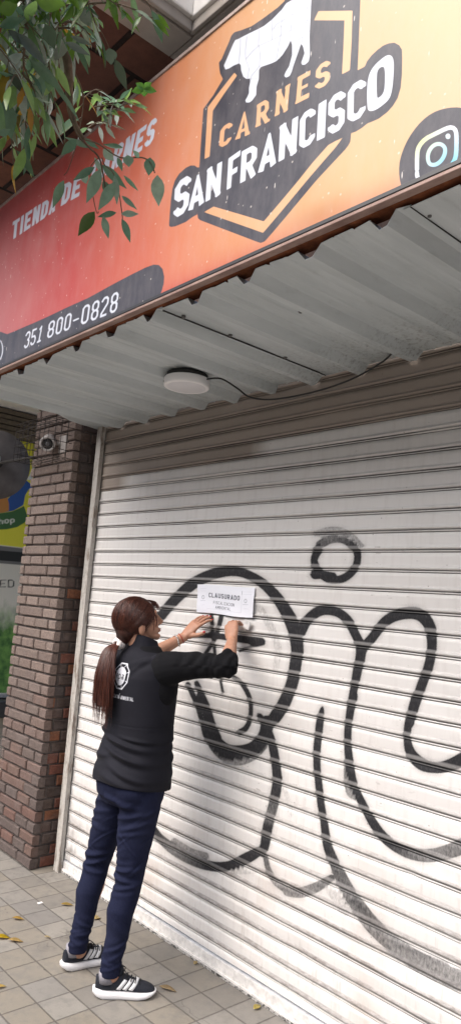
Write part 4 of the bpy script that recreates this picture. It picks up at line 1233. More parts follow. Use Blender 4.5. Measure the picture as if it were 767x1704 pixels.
# ---- trousers
tr = MB()
tr.loft([ring((BX+dx, BY+dy, z), a, b) for z, a, b, dx, dy in [(1.0, .150, .118, 0, -.005), (.95, .160, .128, 0, -.008), (.90, .168, .135, 0, -.014), (.85, .172, .138, 0, -.018), (.80, .168, .130, 0, -.018), (.765, .15, .105, 0, -.010)]])
for s, hpj in ((1, RHP), (-1, LHP)):
    tr.ellipsoid(hpj+Vector((-.006*s, -.056, -.040)), (.084, .080, .092), nu=20, nv=14)
def leg(hpj, kn, an, k1=1.):
    P = [hpj, hpj.lerp(kn, .25), hpj.lerp(kn, .5), hpj.lerp(kn, .8), kn, kn.lerp(an, .18), kn.lerp(an, .38)+Vector((0, -.012, 0)), kn.lerp(an, .65), an+Vector((0, -.002, .012)), an+Vector((0, 0, -.030))]
    tr.tube(P, [r*k1 for r in (.094, .094, .086, .071, .064, .061, .060, .050, .0445, .0445)], 24, up=(0, 1, 0))
leg(RHP, RKN, RAN, .985); leg(LHP, LKN, LAN, .95)
tme = bake(tr, 'trousers', .0045, 8, .6)
A = mco(tme); Nn = mno(tme)
z = A[:, 2]; x = A[:, 0]; y = A[:, 1]
th = np.arctan2(y+.45, x-np.where(x > 1.24, 1.33, 1.08))
side = np.where(x > 1.24, 1.0, -1.0)
fold = np.zeros(len(A))
Rr = random.Random(4)
def crease(z0, slope, amp, w, th0, thw, sd):
    global fold
    d = z-z0-slope*np.sin(th-th0)
    m = np.exp(-((np.angle(np.exp(1j*(th-th0))))/thw)**2)*(side == sd)
    fold += amp*m*(np.exp(-(d/w)**2)-.7*np.exp(-((d-w*1.9)/(w*1.3))**2))
for (z0, sl, am, w_, t0, tw, sd) in [
    (.735, .02, .0075, .011, -1.2, 1.3, 1), (.690, .03, .0065, .011, -1.0, 1.2, 1), (.655, .02, .005, .010, -1.4, 1.2, 1), (.79, -.02, .005, .012, -1.4, 1.2, 1),
    (.505, .012, .008, .010, -1.6, 1.5, 1), (.470, -.01, .009, .009, -1.5, 1.4, 1), (.435, .015, .007, .009, -1.2, 1.4, 1), (.405, .01, .004, .01, -1.6, 1.2, 1), (.53, .01, .004, .01, -1.6, 1.2, 1),
    (.74, .03, .006, .012, -1.6, 1.2, -1), (.70, .02, .005, .010, -1.3, 1.2, -1), (.64, -.02, .0035, .010, -1.6, 1.2, -1),
    (.50, .01, .007, .010, -1.5, 1.5, -1), (.465, .02, .008, .009, -1.3, 1.4, -1), (.43, -.01, .006, .009, -1.6, 1.4, -1),
    (.205, .04, .0035, .007, -1.0, .9, 1), (.160, -.03, .0035, .006, -2.0, 1.0, 1), (.128, .03, .003, .006, -1.0, 1.0, 1),
    (.20, -.04, .0035, .007, -1.2, .9, -1), (.158, .03, .004, .006, -2.0, 1.0, -1), (.125, -.02, .003, .006, -1.0, 1.0, -1)]:
    crease(z0, sl, am, w_, t0, tw, sd)
Rf = random.Random(8)
for _ in range(34):
    zc = Rf.choice([Rf.uniform(.10, .24), Rf.uniform(.40, .54), Rf.uniform(.62, .80), Rf.uniform(.25, .75)])
    crease(zc, Rf.uniform(-.09, .09), Rf.uniform(.001, .0036), Rf.uniform(.004, .008), Rf.uniform(-2.6, .3), Rf.uniform(.35, .9), Rf.choice([1, -1]))
fold += .0010*np.sin(z*70+3*np.sin(th*2+z*9))*np.sin(th*1.7+z*12)
A += Nn*fold[:, None]
setco(tme, A)
k = N('navy_trousers'); n1 = k.noise(250, 3, .6, stretch=(1, 1, .35)); n2 = k.noise(6, 4)
c_ = k.mix(k.mr(n1, .3, .7), (.009, .011, .029), (.015, .018, .042)); c_ = k.mix(k.mr(n2, .45, .75, 0, .4), c_, (.018, .021, .042))
k.bump(k.mathn('ADD', n1, k.mathn('MULTIPLY', k.noise(22, 4, .6, stretch=(1, 1, 2.2)), 3.)), .35, .0012)
M_NAVY = k.set(c_, .88, spec=.12, sheen=.0)
pchild('trousers', tme, M_NAVY, label='dark navy slim trousers')

# ---- shirt (sleeves and neck)
sh = MB()
sh.loft([ring((BX, BY, z), a, b) for z, a, b in [(.95, .150, .118), (1.1, .150, .115), (1.25, .165, .118), (1.34, .172, .112), (1.40, .155, .095), (1.44, .095, .072), (1.47, .066, .06)]])
limb(sh, [RSH+Vector((-.035, 0, -.035)), RSH+Vector((.0, 0, -.02)), RSH.lerp(REL, .25)+Vector((0, 0, -.006)), RSH.lerp(REL, .55), RSH.lerp(REL, .85), REL], [.082, .080, .067, .058, .053, .052])
CUFF = REL.lerp(RWR, .34)
sh.ellipsoid((1.400, -.412, 1.296), (.052, .070, .096), nu=20, nv=14)
limb(sh, [REL, REL.lerp(RWR, .2)], [.052, .049]); sh.tube([REL, REL.lerp(RWR, .2), CUFF], [.052, .049, .044], 20)
limb(sh, [LSH+Vector((.03, 0, -.03)), LSH, LSH.lerp(LEL, .6), LEL], [.078, .074, .060, .054])
sh.tube([LEL, LEL.lerp(LWR, .12), LEL.lerp(LWR, .24)], [.053, .050, .046], 20)
sme_ = bake(sh, 'shirt', .005, 5, .5)
A = mco(sme_); Nn = mno(sme_)
ax1 = (REL-RSH).normalized(); t_ = (A-np.array(RSH))@np.array(ax1); rad_ = A-np.array(RSH)-t_[:, None]*np.array(ax1)
ang = np.arctan2(rad_[:, 2], rad_[:, 1])
m = sstep(t_, .02, .08)
A += Nn*((.0042*np.sin(t_*70+2.2*np.sin(ang*1.3+t_*20)+.8)*m*(np.cos(ang-2.3)*.5+.5))[:, None])
t2 = sstep(t_, .17, .25); A += Nn*(((.0028*np.sin(t_*170+ang*1.5+1.5*np.sin(t_*60)))*t2*(A[:, 0] > 1.5))[:, None])
setco(sme_, A)
M_BLK = simple('black_jersey', (.005, .005, .0065), .9, nscale=300, amt=.4, bump=.3, spec=.2)
pchild('shirt', sme_, M_BLK, label='black long sleeved top with sleeves pushed up')

# ---- vest
ve = MB()
VR = [(.848, .184, .158, -.012), (.88, .184, .157, -.012), (.93, .183, .150, -.010), (.99, .181, .143, -.006), (1.045, .181, .139, -.002), (1.07, .183, .140, 0), (1.10, .178, .138, 0), (1.16, .180, .138, 0),
      (1.22, .186, .140, 0), (1.28, .190, .140, -.002), (1.33, .192, .138, -.004), (1.37, .188, .128, -.004), (1.405, .172, .110, -.002), (1.43, .135, .092, 0), (1.447, .098, .078, 0), (1.462, .078, .070, 0), (1.485, .069, .066, 0), (1.505, .066, .063, 0)]
rg = []
for z_, a, b, dy in VR:
    cx = BX-max(0, z_-1.40)*.22
    rg.append(ring((cx, BY+dy, z_), a*(.975 if z_ > 1.0 else 1.0), b*(.97 if z_ > 1.0 else 1.045), 48, 2.35, tilt=(-.10 if z_ < .9 else (-.30 if z_ > 1.47 else 0))))
ve.loft(rg)
for S in (RSH, LSH):
    ve.ellipsoid((S.x+(-.035 if S is RSH else .035), S.y, S.z-.004), (.052, .070, .050), nu=20, nv=14)
vme = bake(ve, 'vest', .0038, 10, .55)
A = mco(vme); Nn = mno(vme)
z = A[:, 2]; lat = (A[:, 0]-BX); fr_ = A[:, 1]-BY
back = sstep(-fr_, .02, .10)
d = np.zeros(len(A))
for (z0, sl, am, w_, l0, lw) in [(1.050, -.16, .010, .013, .02, .14), (1.012, -.26, .009, .014, .07, .11), (.985, .15, .005, .014, -.08, .09), (1.085, .05, .005, .010, -.10, .08), (.955, -.35, .006, .012, .11, .07),
                                 (1.36, .5, .004, .016, .10, .06), (1.30, .9, .003, .016, .11, .06), (1.39, -.6, .003, .014, -.08, .06), (1.075, -.1, .004, .008, .12, .08), (.90, -.2, .004, .016, .05, .1)]:
    q_ = z-z0-sl*lat
    d += 1.7*am*np.exp(-((lat-l0)/lw)**2)*(np.exp(-(q_/w_)**2)-.8*np.exp(-((q_+w_*1.7)/(w_*1.2))**2))*(.35+.65*back)
d += .0022*np.sin(lat*38+z*11+2*np.sin(z*7))*np.sin(z*19+lat*5)
# yoke seam
d -= .0022*np.exp(-((z-1.118-.02*lat)/.0022)**2)
# princess seams
A += Nn*d[:, None]
setco(vme, A)
# emblem on the back in (lateral, height) millimetres: centre of the round badge
L0, Z0_ = .012, 1.332
Xv = (lat-L0)*1000; Yv = -(z-Z0_)*1000
Xv = np.where(fr_ < -.02, Xv, 9999.)
w1 = np.full(len(A), BIG); b1_ = np.full(len(A), BIG)
M_OCT = [(54*cos(radians(22.5+45*i)), 60*sin(radians(22.5+45*i))) for i in range(9)]
sdf_stroke(w1, Xv, Yv, M_OCT, 5.5)
sdf_poly(w1, Xv, Yv, [(35*cos(2*pi*i/28), 41*sin(2*pi*i/28)) for i in range(28)])
for i in range(8):
    a_ = radians(22.5+45*i); sdf_stroke(w1, Xv, Yv, [(40*cos(a_), 46*sin(a_)), (52*cos(a_), 58*sin(a_))], 4)
def quadbox(x0, x1, yb, yt): return ((x0, yb), (x1, yb), (x1, yt), (x0, yt))
put_glyph(b1_, Xv, Yv, 'p', quadbox(-14, 4, 14, -20), .55, .15); put_glyph(b1_, Xv, Yv, 'a', quadbox(8, 26, 14, -20), .55, .15)
sdf_stroke(b1_, Xv, Yv, [(-26, 2), (-18, 2), (-20, -9), (-27, -6), (-27, 6), (-19, 12)], 4)
put_text(w1, Xv, Yv, 'FISCALIZACION AMBIENTAL', quadbox(-92, 92, 100, 84), .6, .2, .16)
sdf_stroke(w1, Xv, Yv, [(7, 80), (10, 76)], 2.4)
VEMB = (w1, b1_)
add_attr(vme, 'w', np.where(fr_ < 0, w1, BIG)); add_attr(vme, 'b', b1_)
k = N('softshell_vest'); n1 = k.noise(420, 2, .6); n2 = k.noise(5, 4)
c_ = k.mix(k.mr(n2, .35, .7), (.009, .009, .013), (.014, .014, .020))
c_ = k.mix(k.mr(k.attr('w'), -1.2, 1.2, .92, 0), c_, (.62, .63, .68)); c_ = k.mix(k.mr(k.attr('b'), -1, 1, 1, 0), c_, (.05, .05, .06))
k.bump(k.mathn('ADD', n1, k.mathn('MULTIPLY', k.noise(16, 4, .6), 4.)), .3, .0012)
M_VEST = k.set(c_, .78, spec=.14, sheen=.02)
pchild('vest', vme, M_VEST, label='black sleeveless softshell vest with round white emblem on the back')

# ---- hair cap
def hair_limit(s, f, u):
    # lower hairline from temple past the ear to the nape
    ul = np.interp(f, [-.12, -.085, -.04, -.005, .03, .05, .07, .1], [-.112, -.108, -.078, -.040, -.020, .005, .030, .050])
    return np.maximum(u, ul)
def cap_point(th, ph, k_=1.0):
    s = .0835*sin(th)*cos(ph)*k_; f = -.018+.104*sin(th)*sin(ph)*k_; u = .016+.098*cos(th)*k_
    return s, f, u
TIE = (-.002, -.098, -.088)
hc = MB()
he(hc, (0, -.018, .018), (.0835, .1035, .0965)); he(hc, (0, -.062, -.035), (.060, .050, .058)); he(hc, (0, -.083, -.068), (.034, .030, .036))
for s in (-1, 1): he(hc, (s*.056, .008, .016), (.022, .036, .040))
hme = bake(hc, 'hair', .004, 4, .5)
A = mco(hme); L = (A-np.array(HC))@np.array(HM)
s_, f_, u_ = L[:, 0].copy(), L[:, 1].copy(), L[:, 2].copy()
ul = np.interp(f_, [-.12, -.085, -.04, -.010, .010, .026, .045, .06, .1], [-.125, -.118, -.085, -.030, -.024, -.005, .022, .046, .060])
below = u_ < ul
sh_ = np.where(below, np.clip(1-(ul-u_)*14, .55, 1), 1.0)
u_ = np.where(below, ul-(ul-u_)*.25, u_); s_ *= sh_; f_ = np.where(below, -.02+(f_+.02)*sh_, f_)
s_ += .0012*np.sin(f_*260+u_*90); 
A = np.array(HC)+np.stack([s_, f_, u_], 1)@np.array(HM).T
setco(hme, A)
k = N('dark_brown_hair'); P_n = k.noise(9, 4); 
c_ = k.mix(k.mr(P_n, .35, .7), (.024, .008, .006), (.062, .019, .012))
k.bump(k.noise(170, 3, .6, stretch=(1, 1, .25)), .5, .0015)
M_HAIR = k.set(c_, .48, spec=.35)
k = N('dark_brown_strands'); at = k.attr('col', False); M_STR = k.set(at, .40, spec=.5)
HAIR = pchild('hair', hme, M_HAIR)
R_ = random.Random(21)
def hcol():
    t = R_.random(); return tuple(a*(1-t)+b*t for a, b in zip((.020, .006, .005), (.12, .034, .018)))
stn = MB()
def on_cap(s, f, u, off):
    v = Vector((s/.0835, (f+.018)/.1035, (u-.018)/.0965))
    n_ = v.length
    v = v/n_*(1+off/.09)
    return Vector((v.x*.0835, v.y*.1035-.018, v.z*.0965+.018))
for i in range(1150):
    # root on a front-to-temple hairline arc, end at the tie
    a = R_.uniform(-1, 1); 
    if R_.random() < .55:
        ph = a*1.35
        root = Vector((.080*sin(ph), .078*cos(ph)+.002+R_.gauss(0, .008), .066-.058*abs(ph)**1.5/1.5+R_.gauss(0, .006)))
    else:
        root = Vector((R_.uniform(-.075, .075), R_.uniform(-.07, .075), R_.uniform(.06, .11)))
    end = Vector(TIE)+Vector((R_.gauss(0, .010), R_.gauss(0, .006), R_.gauss(0, .010)))
    pts = []; offs = R_.uniform(-.0004, .0018) if i % 14 else R_.uniform(.002, .006)
    for j in range(15):
        t = j/14
        p = root.lerp(end, t); p.z += .020*sin(pi*t); p.x += .05*sin(pi*t)*(1 if root.x > 0 else -1)*abs(root.x)/.08
        o = on_cap(p.x, p.y, p.z, .0004+offs*(.6+.4*sin(j*.9+a*9)))
        w_ = sstep(np.array(t), .70, 1.0); w_ = float(w_)
        o = o.lerp(p, w_)
        pts.append(hp(o.x, o.y, o.z))
    stn.tube(pts, [.0008 if i % 14 else .0004]*14+[.0005], 4, cap=False, col=hcol())
# fringe falling over the forehead + loose wisps
for i in range(44):
    s0 = R_.uniform(-.05, .05)
    root = Vector((s0*.8, .060, .088)); e = Vector((s0*1.15+.006, .094+R_.uniform(-.006, .006), R_.uniform(.034, .062)))
    m_ = root.lerp(e, .5)+Vector((0, .008, .004))
    stn.tube([hp(*p) for p in cr([root, m_, e], 5)], [.0012]*11, 4, cap=False, col=hcol())
for i in range(14):
    sg = 1 if i % 4 else -1
    root = Vector((sg*R_.uniform(.055, .068), R_.uniform(.045, .062), .045)); e = Vector((sg*.072, R_.uniform(.045, .07), R_.uniform(-.06, -.01)))
    m_ = root.lerp(e, .5)+Vector((sg*.006, .01, 0))
    stn.tube([hp(*p) for p in cr([root, m_, e], 5)], [.0009]*11, 4, cap=False, col=hcol())
stn.build('hair_strands', M_STR, HAIR, 'col')
# ponytail
TP = [hp(*TIE), Vector((1.182, -.572, 1.445)), Vector((1.196, -.598, 1.37)), Vector((1.203, -.606, 1.28)), Vector((1.210, -.606, 1.18)), Vector((1.218, -.604, 1.040))]
TPc = cr(TP, 8); nT = len(TPc)
rT = [np.interp(i/(nT-1), [0, .05, .25, .5, .75, .92, 1], [.013, .018, .042, .056, .058, .044, .022]) for i in range(nT)]
core = MB()
core.loft([[p+Vector((1, .05, 0))*r*.78*cos(t)+Vector((-.05, 1, .2))*r*.38*sin(t) for t in [2*pi*i/16 for i in range(16)]] for p, r in list(zip(TPc, rT))[:int(nT*.80)]])
PT = core.build('ponytail', M_HAIR, PER)
pst = MB()
for i in range(1150):
    a = R_.uniform(0, 2*pi); rr = sqrt(R_.uniform(.35, 1.12)); endt = 1-(.06+.16*(.5+.5*sin(a*4+1)))-.26*R_.random()**1.2; dr = R_.gauss(0, .016) if i % 9 else R_.gauss(0, .035); ph = R_.uniform(0, 6)+a; am = R_.uniform(0, .005)
    clump = .006*sin(a*5)
    pts = []
    m = int(nT*endt)
    for j in range(0, m, 2):
        p, r = TPc[j], rT[j]; t = j/nT
        q = p+Vector((1, .05, 0))*(r*rr*cos(a)+dr*t*t+am*sin(t*9+ph)+clump*t)+Vector((-.05, 1, .2))*(r*.50*rr*sin(a))
        if q.y > -.575 and t > .3: q.y = -.575
        pts.append(q)
    pst.tube(pts, [.0010]*(len(pts)-3)+[.0007, .0005, .0002], 4, cap=False, col=hcol())
pst.build('tail_strands', M_STR, PT, 'col')
tb = MB(); tax = (TP[1]-TP[0]).normalized()
for i, o in enumerate((0, .008, .016)):
    band(tb, TP[0]+tax*(o-.002)+Vector((0, 0, .0)), tax+Vector((.1*i, 0, .05)), .0225-.001*i, .0085, 24)
tb.ellipsoid(TP[0]+tax*.012+HS*.020, (.014, .012, .018), nu=12, nv=8)
pmb(tb, 'hair_tie', simple('pale_scrunchie', (.85, .78, .74), .7, nscale=90, amt=.15, bump=.4))

# ---- shoes
def shoe(heel, yaw, name, lbl):
    D = Vector((sin(yaw), cos(yaw), 0)); S = Vector((D.y, -D.x, 0))     # S = to the right
    Lg = .272
    def W(x, side):   # half width outline
        return np.interp(x, [0, .02, .06, .12, .18, .22, .25, .268, .272], [.012, .030, .036, .036, .045, .047, .036, .018, .006]) 
    xs_ = [0, .006, .02, .045, .08, .12, .16, .195, .225, .25, .264, .271]
    so_m = MB(); rings = []
    def pos(x, s, z_): return heel+D*x+S*s+UP*z_
    # sole: chunky, rocker at heel and toe
    rgs = []
    for x in xs_:
        w_ = float(W(x, 0)); lift = .022*max(0, 1-x/.045)**1.6+.020*max(0, (x-.19)/.082)**1.8
        top = .034-.010*np.interp(x, [0, .15, .272], [0, .6, 1])+(.006 if x < .03 else 0)+.004*max(0, (x-.2)/.07)
        zz = [(w_*.86, lift+.001), (w_*.99, lift+.006), (w_*1.0, (lift+top)/2), (w_*.97, top), (w_*.8, top+.001)]
        rr_ = [pos(x, s, z_) for (s, z_) in zz]+[pos(x, -s, z_) for (s, z_) in reversed(zz)]
        rgs.append(rr_)
    so_m.loft(rgs)
    root = so_m.build(name, M_SOLE, PER, label=lbl)
    up = MB(); rgs = []
    for x in [.010, .018, .035, .060, .085, .110, .140, .170, .200, .228, .250, .264]:
        w_ = float(W(x, 0))*.93
        zb = .030-.010*x/.27
        ht = float(np.interp(x, [0, .02, .05, .085, .11, .14, .17, .2, .23, .25, .27], [.088, .090, .080, .082, .096, .088, .074, .064, .056, .047, .032]))
        wt = float(np.interp(x, [0, .05, .1, .15, .2, .27], [.45, .62, .58, .52, .55, .6]))
        rr_ = []
        for i in range(24):
            t = 2*pi*i/24
            c_, s2 = cos(t), sin(t)
            hh = (s2*.5+.5)
            ww = w_*((1-hh)*1.0+hh*wt) if hh > 0 else w_
            rr_.append(pos(x, ww*abs(c_)**.75*(1 if c_ >= 0 else -1), zb+(ht-zb)*hh))
        rgs.append(rr_)
    up.loft(rgs)
    um = bake(up, 'upper', .004, 4, .5)
    A = mco(um)-np.array(parent_world(root)); setco(um, A); um.materials.clear()
    uo = new_obj('upper', um, root, M_UPPER)
    # three stripes on each side, tongue, laces
    for sd in (1, -1):
        for kx in range(3):
            m_ = MB(); x0 = .098+kx*.026
            vs = []
            for (xx, zz) in ((x0, .040), (x0+.017, .036), (x0+.046, .072), (x0+.031, .077)):
                w_ = float(W(xx, 0))*.93; hh = np.clip((zz-.02)/.07, 0, 1); wt = float(np.interp(xx, [0, .05, .1, .15, .2, .27], [.45, .62, .58, .52, .55, .6]))
                vs.append((xx, zz))
            n_ = 6; verts = []; fcs = []
            for i in range(n_+1):
                t = i/n_
                a_ = (vs[0][0]*(1-t)+vs[3][0]*t, vs[0][1]*(1-t)+vs[3][1]*t); b_2 = (vs[1][0]*(1-t)+vs[2][0]*t, vs[1][1]*(1-t)+vs[2][1]*t)
                for p in (a_, b_2):
                    xx, zz = p
                    zb = .030-.010*xx/.27
                    ht = float(np.interp(xx, [0, .02, .05, .085, .11, .14, .17, .2, .23, .25, .27], [.088, .090, .080, .082, .096, .088, .074, .064, .056, .047, .032]))
                    hh = float(np.clip((zz-zb)/(ht-zb), 0, 1)); s2 = 2*hh-1; c_ = sqrt(max(0, 1-s2*s2))
                    wt = float(np.interp(xx, [0, .05, .1, .15, .2, .27], [.45, .62, .58, .52, .55, .6])); w_ = float(W(xx, 0))*.93
                    verts.append(pos(xx, sd*(w_*((1-hh)+hh*wt)*c_**.75+.0008), zz))
            for i in range(n_): fcs.append((2*i, 2*i+1, 2*i+3, 2*i+2))
            m_.add(verts, fcs, 0, True); so2 = m_.build('stripe', M_STRIPE, root)
            md = so2.modifiers.new('t', 'SOLIDIFY'); md.thickness = .0016; md.offset = 0
    la = MB()
    for i in range(5):
        x = .122+i*.018; zt = float(np.interp(x, [.11, .14, .17, .2, .23], [.097, .089, .076, .066, .058]))
        la.tube(cr([pos(x, -.024, zt-.012), pos(x+.004, 0, zt+.002), pos(x, .024, zt-.012)], 4), .0024, 6)
    la.tube(cr([pos(.118, 0, .098), pos(.125, .02, .115), pos(.14, .034, .100), pos(.124, .01, .098)], 5), .0022, 6)
    la.tube(cr([pos(.118, 0, .098), pos(.118, -.02, .112), pos(.134, -.032, .098), pos(.122, -.008, .097)], 5), .0022, 6)
    la.build('laces', simple('black_laces', (.012, .012, .013), .8), root)
    tg = MB(); tg.tube([pos(.105, 0, .085), pos(.112, 0, .105), pos(.108, 0, .122)], [.018, .017, .012], 10); tg.build('tongue', M_UPPER, root)
    sk = MB(); sk.tube([pos(.055, 0, .06), pos(.055, 0, .088), pos(.054, 0, .104)], [.036, .0345, .0335], 20); sk.build('sock', M_SOCK, root)
    return root
M_SOLE = simple('white_sole', (.74, .73, .74), .5, nscale=20, amt=.06)
M_UPPER = simple('black_mesh_upper', (.016, .018, .026), .75, nscale=350, amt=.5, bump=.5, spec=.3)
M_STRIPE = simple('white_stripe', (.75, .75, .76), .45, nscale=30, amt=.03)
M_SOCK = simple('grey_sock', (.26, .25, .28), .9, nscale=200, amt=.15, bump=.3)
shoe(Vector((1.298, -.578, .0)), radians(33), 'shoe', 'near black running shoe with white sole and three white stripes')
shoe(Vector((1.045, -.590, .0)), radians(6), 'shoe', 'far black running shoe with white sole and three white stripes')

# ---- paper notice
PN0 = Vector((1.082, -.0, 0))
def notice():
    xs = np.linspace(0, .438, 180); zs = np.linspace(0, .146, 74)
    X2, Z2 = np.meshgrid(xs, zs)
    A = np.zeros((74, 180, 3))
    A[:, :, 0] = 1.084+X2-.012*(1-Z2/.146)*0+.010*(1-Z2/.146); A[:, :, 2] = 1.634+Z2+.003*np.sin(X2*14)
    lift = .010*np.exp(-((X2-.30)/.07)**2)*(1-Z2/.146)**2+.012*((X2/.438)**6)*(1-Z2/.146)+.0016*np.sin(X2*60)*.6
    A[:, :, 1] = -.0085-lift-.0012*np.sin(Z2*50+X2*9)
    P = A.reshape(-1, 3)
    u = X2.ravel()*1000; v = (146-Z2.ravel()*1000)
    mk = lambda: np.full(len(P), BIG); ink, lite = mk(), mk()
    put_text(ink, u, v, 'CLAUSURADO', quadbox(92, 336, 66, 42), .62, .20, .13)
    put_text(ink, u, v, 'FISCALIZACION', quadbox(132, 296, 98, 82), .6, .15, .16)
    put_text(ink, u, v, 'AMBIENTAL', quadbox(150, 272, 120, 105), .6, .15, .16)
    sdf_stroke(lite, u, v, [(82, 22), (82, 124)], .9); sdf_stroke(lite, u, v, [(350, 20), (350, 124)], 1.6); sdf_stroke(lite, u, v, [(82, 124), (350, 124)], .9)
    sdf_stroke(ink, u, v, [(350, 18), (350, 36)], 2.2)
    for (cx, cy) in ((48, 66), (377, 66)):
        sdf_stroke(ink, u, v, [(cx+9*cos(t), cy+9*sin(t)) for t in np.linspace(0, 2*pi, 20)], 2.4); sdf_stroke(lite, u, v, [(cx-17, cy+18), (cx+19, cy+17)], 2.6)
        sdf_stroke(lite, u, v, [(cx-4, cy-1), (cx+4, cy-1), (cx+4, cy+3)], 2)
    for yy in (22, 34): sdf_stroke(lite, u, v, [(28, yy), (74, yy)], .8); sdf_stroke(lite, u, v, [(360, yy), (420, yy)], .8)
    sdf_stroke(lite, u, v, [(40, 108), (62, 104)], 1.2); sdf_stroke(lite, u, v, [(366, 104), (396, 104)], 1.2)
    return grid_mesh('paper_notice', xs, A, {'ink': ink, 'lite': lite})
k = N('printed_paper')
c_ = k.mix(k.mr(k.attr('lite'), -.8, .8, .55, 0), (.76, .77, .83), (.25, .26, .33)); c_ = k.mix(k.mr(k.attr('ink'), -.9, .9, .92, 0), c_, (.05, .055, .08))
M_PAP = k.set(c_, .6)
nt = new_obj('paper_notice', notice(), None, M_PAP)
md = nt.modifiers.new('t', 'SOLIDIFY'); md.thickness = .0004; md.offset = 1
tag(nt, 'white paper notice reading Clausurado held flat against the roller shutter', 'notice')
tp_ = MB(); tp_.box((1.505, -.030, 1.580), (1.545, -.026, 1.622), M=Matrix.Translation((1.5, 0, 1.6)) @ Matrix.Rotation(.25, 4, 'Y') @ Matrix.Translation((-1.522, 0, -1.6)))
tpo = tp_.build('tape_piece', simple('tape_white', (.70, .69, .68), .4)); tag(tpo, 'small white piece of tape held behind the right hand', 'tape')

# ================================================================== LEAVES
def leaf_geo(mb, base, direction, normal, L, Wd, col, curl=.12, fold_=.25, n=6):
    d = Vector(direction).normalized(); nn = Vector(normal); nn = (nn-d*nn.dot(d)).normalized(); s = d.cross(nn)
    vs = []; fs = []
    for i in range(n+1):
        t = i/n
        w = Wd*.5*(sin(pi*t**.82))**1.05*(1-.1*t) if 0 < i < n else 0.0004
        p = Vector(base)+d*(L*t)-nn*(curl*L*t*t)
        vs += [p+s*w+nn*(fold_*w), p, p-s*w+nn*(fold_*w)]
    for i in range(n):
        a = i*3
        fs += [(a, a+1, a+4, a+3), (a+1, a+2, a+5, a+4)]
    mb.add(vs, fs, 0, True, col)
def mat_leaf():
    k = N('leaf_surface'); c = k.attr('col', False)
    n1 = k.noise(60, 3)
    c = k.mix(k.mr(n1, .35, .7, 0, .25), c, (.03, .05, .02))
    m = k.set(c, .27, spec=.75)
    tl = k.n('BsdfTranslucent'); k.link(c, tl.inputs[0]); mx = k.n('MixShader'); mx.inputs[0].default_value = .5
    k.link(k.b.outputs[0], mx.inputs[1]); k.link(tl.outputs[0], mx.inputs[2]); k.link(mx.outputs[0], k.out.inputs[0])
    return m
M_LEAF = mat_leaf()
M_BARK = simple('twig_bark', (.12, .085, .055), .8, nscale=60, amt=.4, bump=.5)
R3 = random.Random(5)
def ray_pt(px, py, dist):
    v = CF*FPX+CR*(px-W0/2)-CU*(py-H0/2); v /= np.linalg.norm(v); return Vector(CAM+v*dist)
TREE = empty('street_tree', (1.75, -3.3, 0), 'leafy street tree branch hanging in front of the left end of the signboard', 'tree')
tk = MB(); tk.tube(cr([(1.75, -3.3, 0), (1.77, -3.28, 1.2), (1.72, -3.25, 2.4), (1.82, -3.1, 3.4), (1.9, -3.0, 4.4)], 5), [.13-.004*i for i in range(21)], 16); tk.build('trunk', M_BARK, TREE)
br_ = MB(); lv = MB()
GREENS = [(.17, .30, .14), (.15, .26, .17), (.23, .38, .11), (.10, .19, .12), (.33, .42, .33)]
def twig(p0, p1, r0=.004, leaves=9, L=(.048, .082), wr=.30, sag=.02, yellow=0.0, bright=0.0):
    p0, p1 = Vector(p0), Vector(p1); mid = p0.lerp(p1, .5)+Vector((R3.uniform(-.02, .02), R3.uniform(-.02, .02), sag))
    P = cr([p0, mid, p1], 6); br_.tube(P, [r0*(1-.75*i/(len(P)-1)) for i in range(len(P))], 5)
    for i in range(leaves):
        t = (i+.6)/leaves; j = min(int(t*(len(P)-1)), len(P)-2); p = P[j]; tg = (P[j+1]-P[j]).normalized()
        sd = Vector((R3.uniform(-1, 1), R3.uniform(-1, 1), R3.uniform(-.5, .3))).normalized()
        d = (tg*.55+sd*.9+Vector((0, 0, -.55))).normalized()
        if i == leaves-1: d = (tg+Vector((0, 0, -.3))).normalized()
        nn = Vector((R3.uniform(-.6, .6), R3.uniform(-.6, .6), 1)).normalized()
        ln = R3.uniform(*L)
        c = GREENS[R3.randrange(5)] if R3.random() > .22 else (.36, .42, .38)  # palest leaves have glossy sky highlights put into their colour
        if R3.random() < yellow: c = (.45, .25, .03) if R3.random() < .6 else (.30, .22, .03)
        elif R3.random() < bright: c = (.12, .24, .03)
        pet = p+d*.012
        br_.tube([p, pet], [.0011, .0008], 4, cap=False)
        leaf_geo(lv, pet, d, nn, ln, ln*wr*R3.uniform(.85, 1.2), c, curl=R3.uniform(-.05, .3), fold_=R3.uniform(.1, .5))
# main limb reaching from the trunk over to the sign
limbP = cr([(1.80, -3.12, 3.2), (2.15, -2.7, 3.35), (2.45, -2.3, 3.2), (2.65, -1.98, 2.98), ray_pt(100, 60, 1.85), ray_pt(118, 185, 1.8), ray_pt(140, 232, 1.78)], 6)
br_.tube(limbP, [.022*(1-i/len(limbP))+.0028 for i in range(len(limbP))], 8)
# dense mass of the upper left corner: twigs through a volume
for i in range(185):
    px = R3.uniform(-160, 155); py = R3.uniform(-200, 215); dist = R3.uniform(1.62, 2.15)
    # keep the outline uneven, thinner towards lower right
    if px > 60 and py > 165: continue
    if px > 130 and py > 40 and R3.random() < .8: continue
    if py > 190 and px > 95: continue
    p0 = ray_pt(px, py-30, dist); p1 = p0+Vector((R3.uniform(-.07, .07), R3.uniform(-.07, .07), R3.uniform(-.13, -.03)))
    y_ = .17 if (px < 75 and 90 < py < 230) else .03
    twig(p0, p1, .0028, R3.randint(5, 8), yellow=y_, bright=.05 if py > 0 else .3)
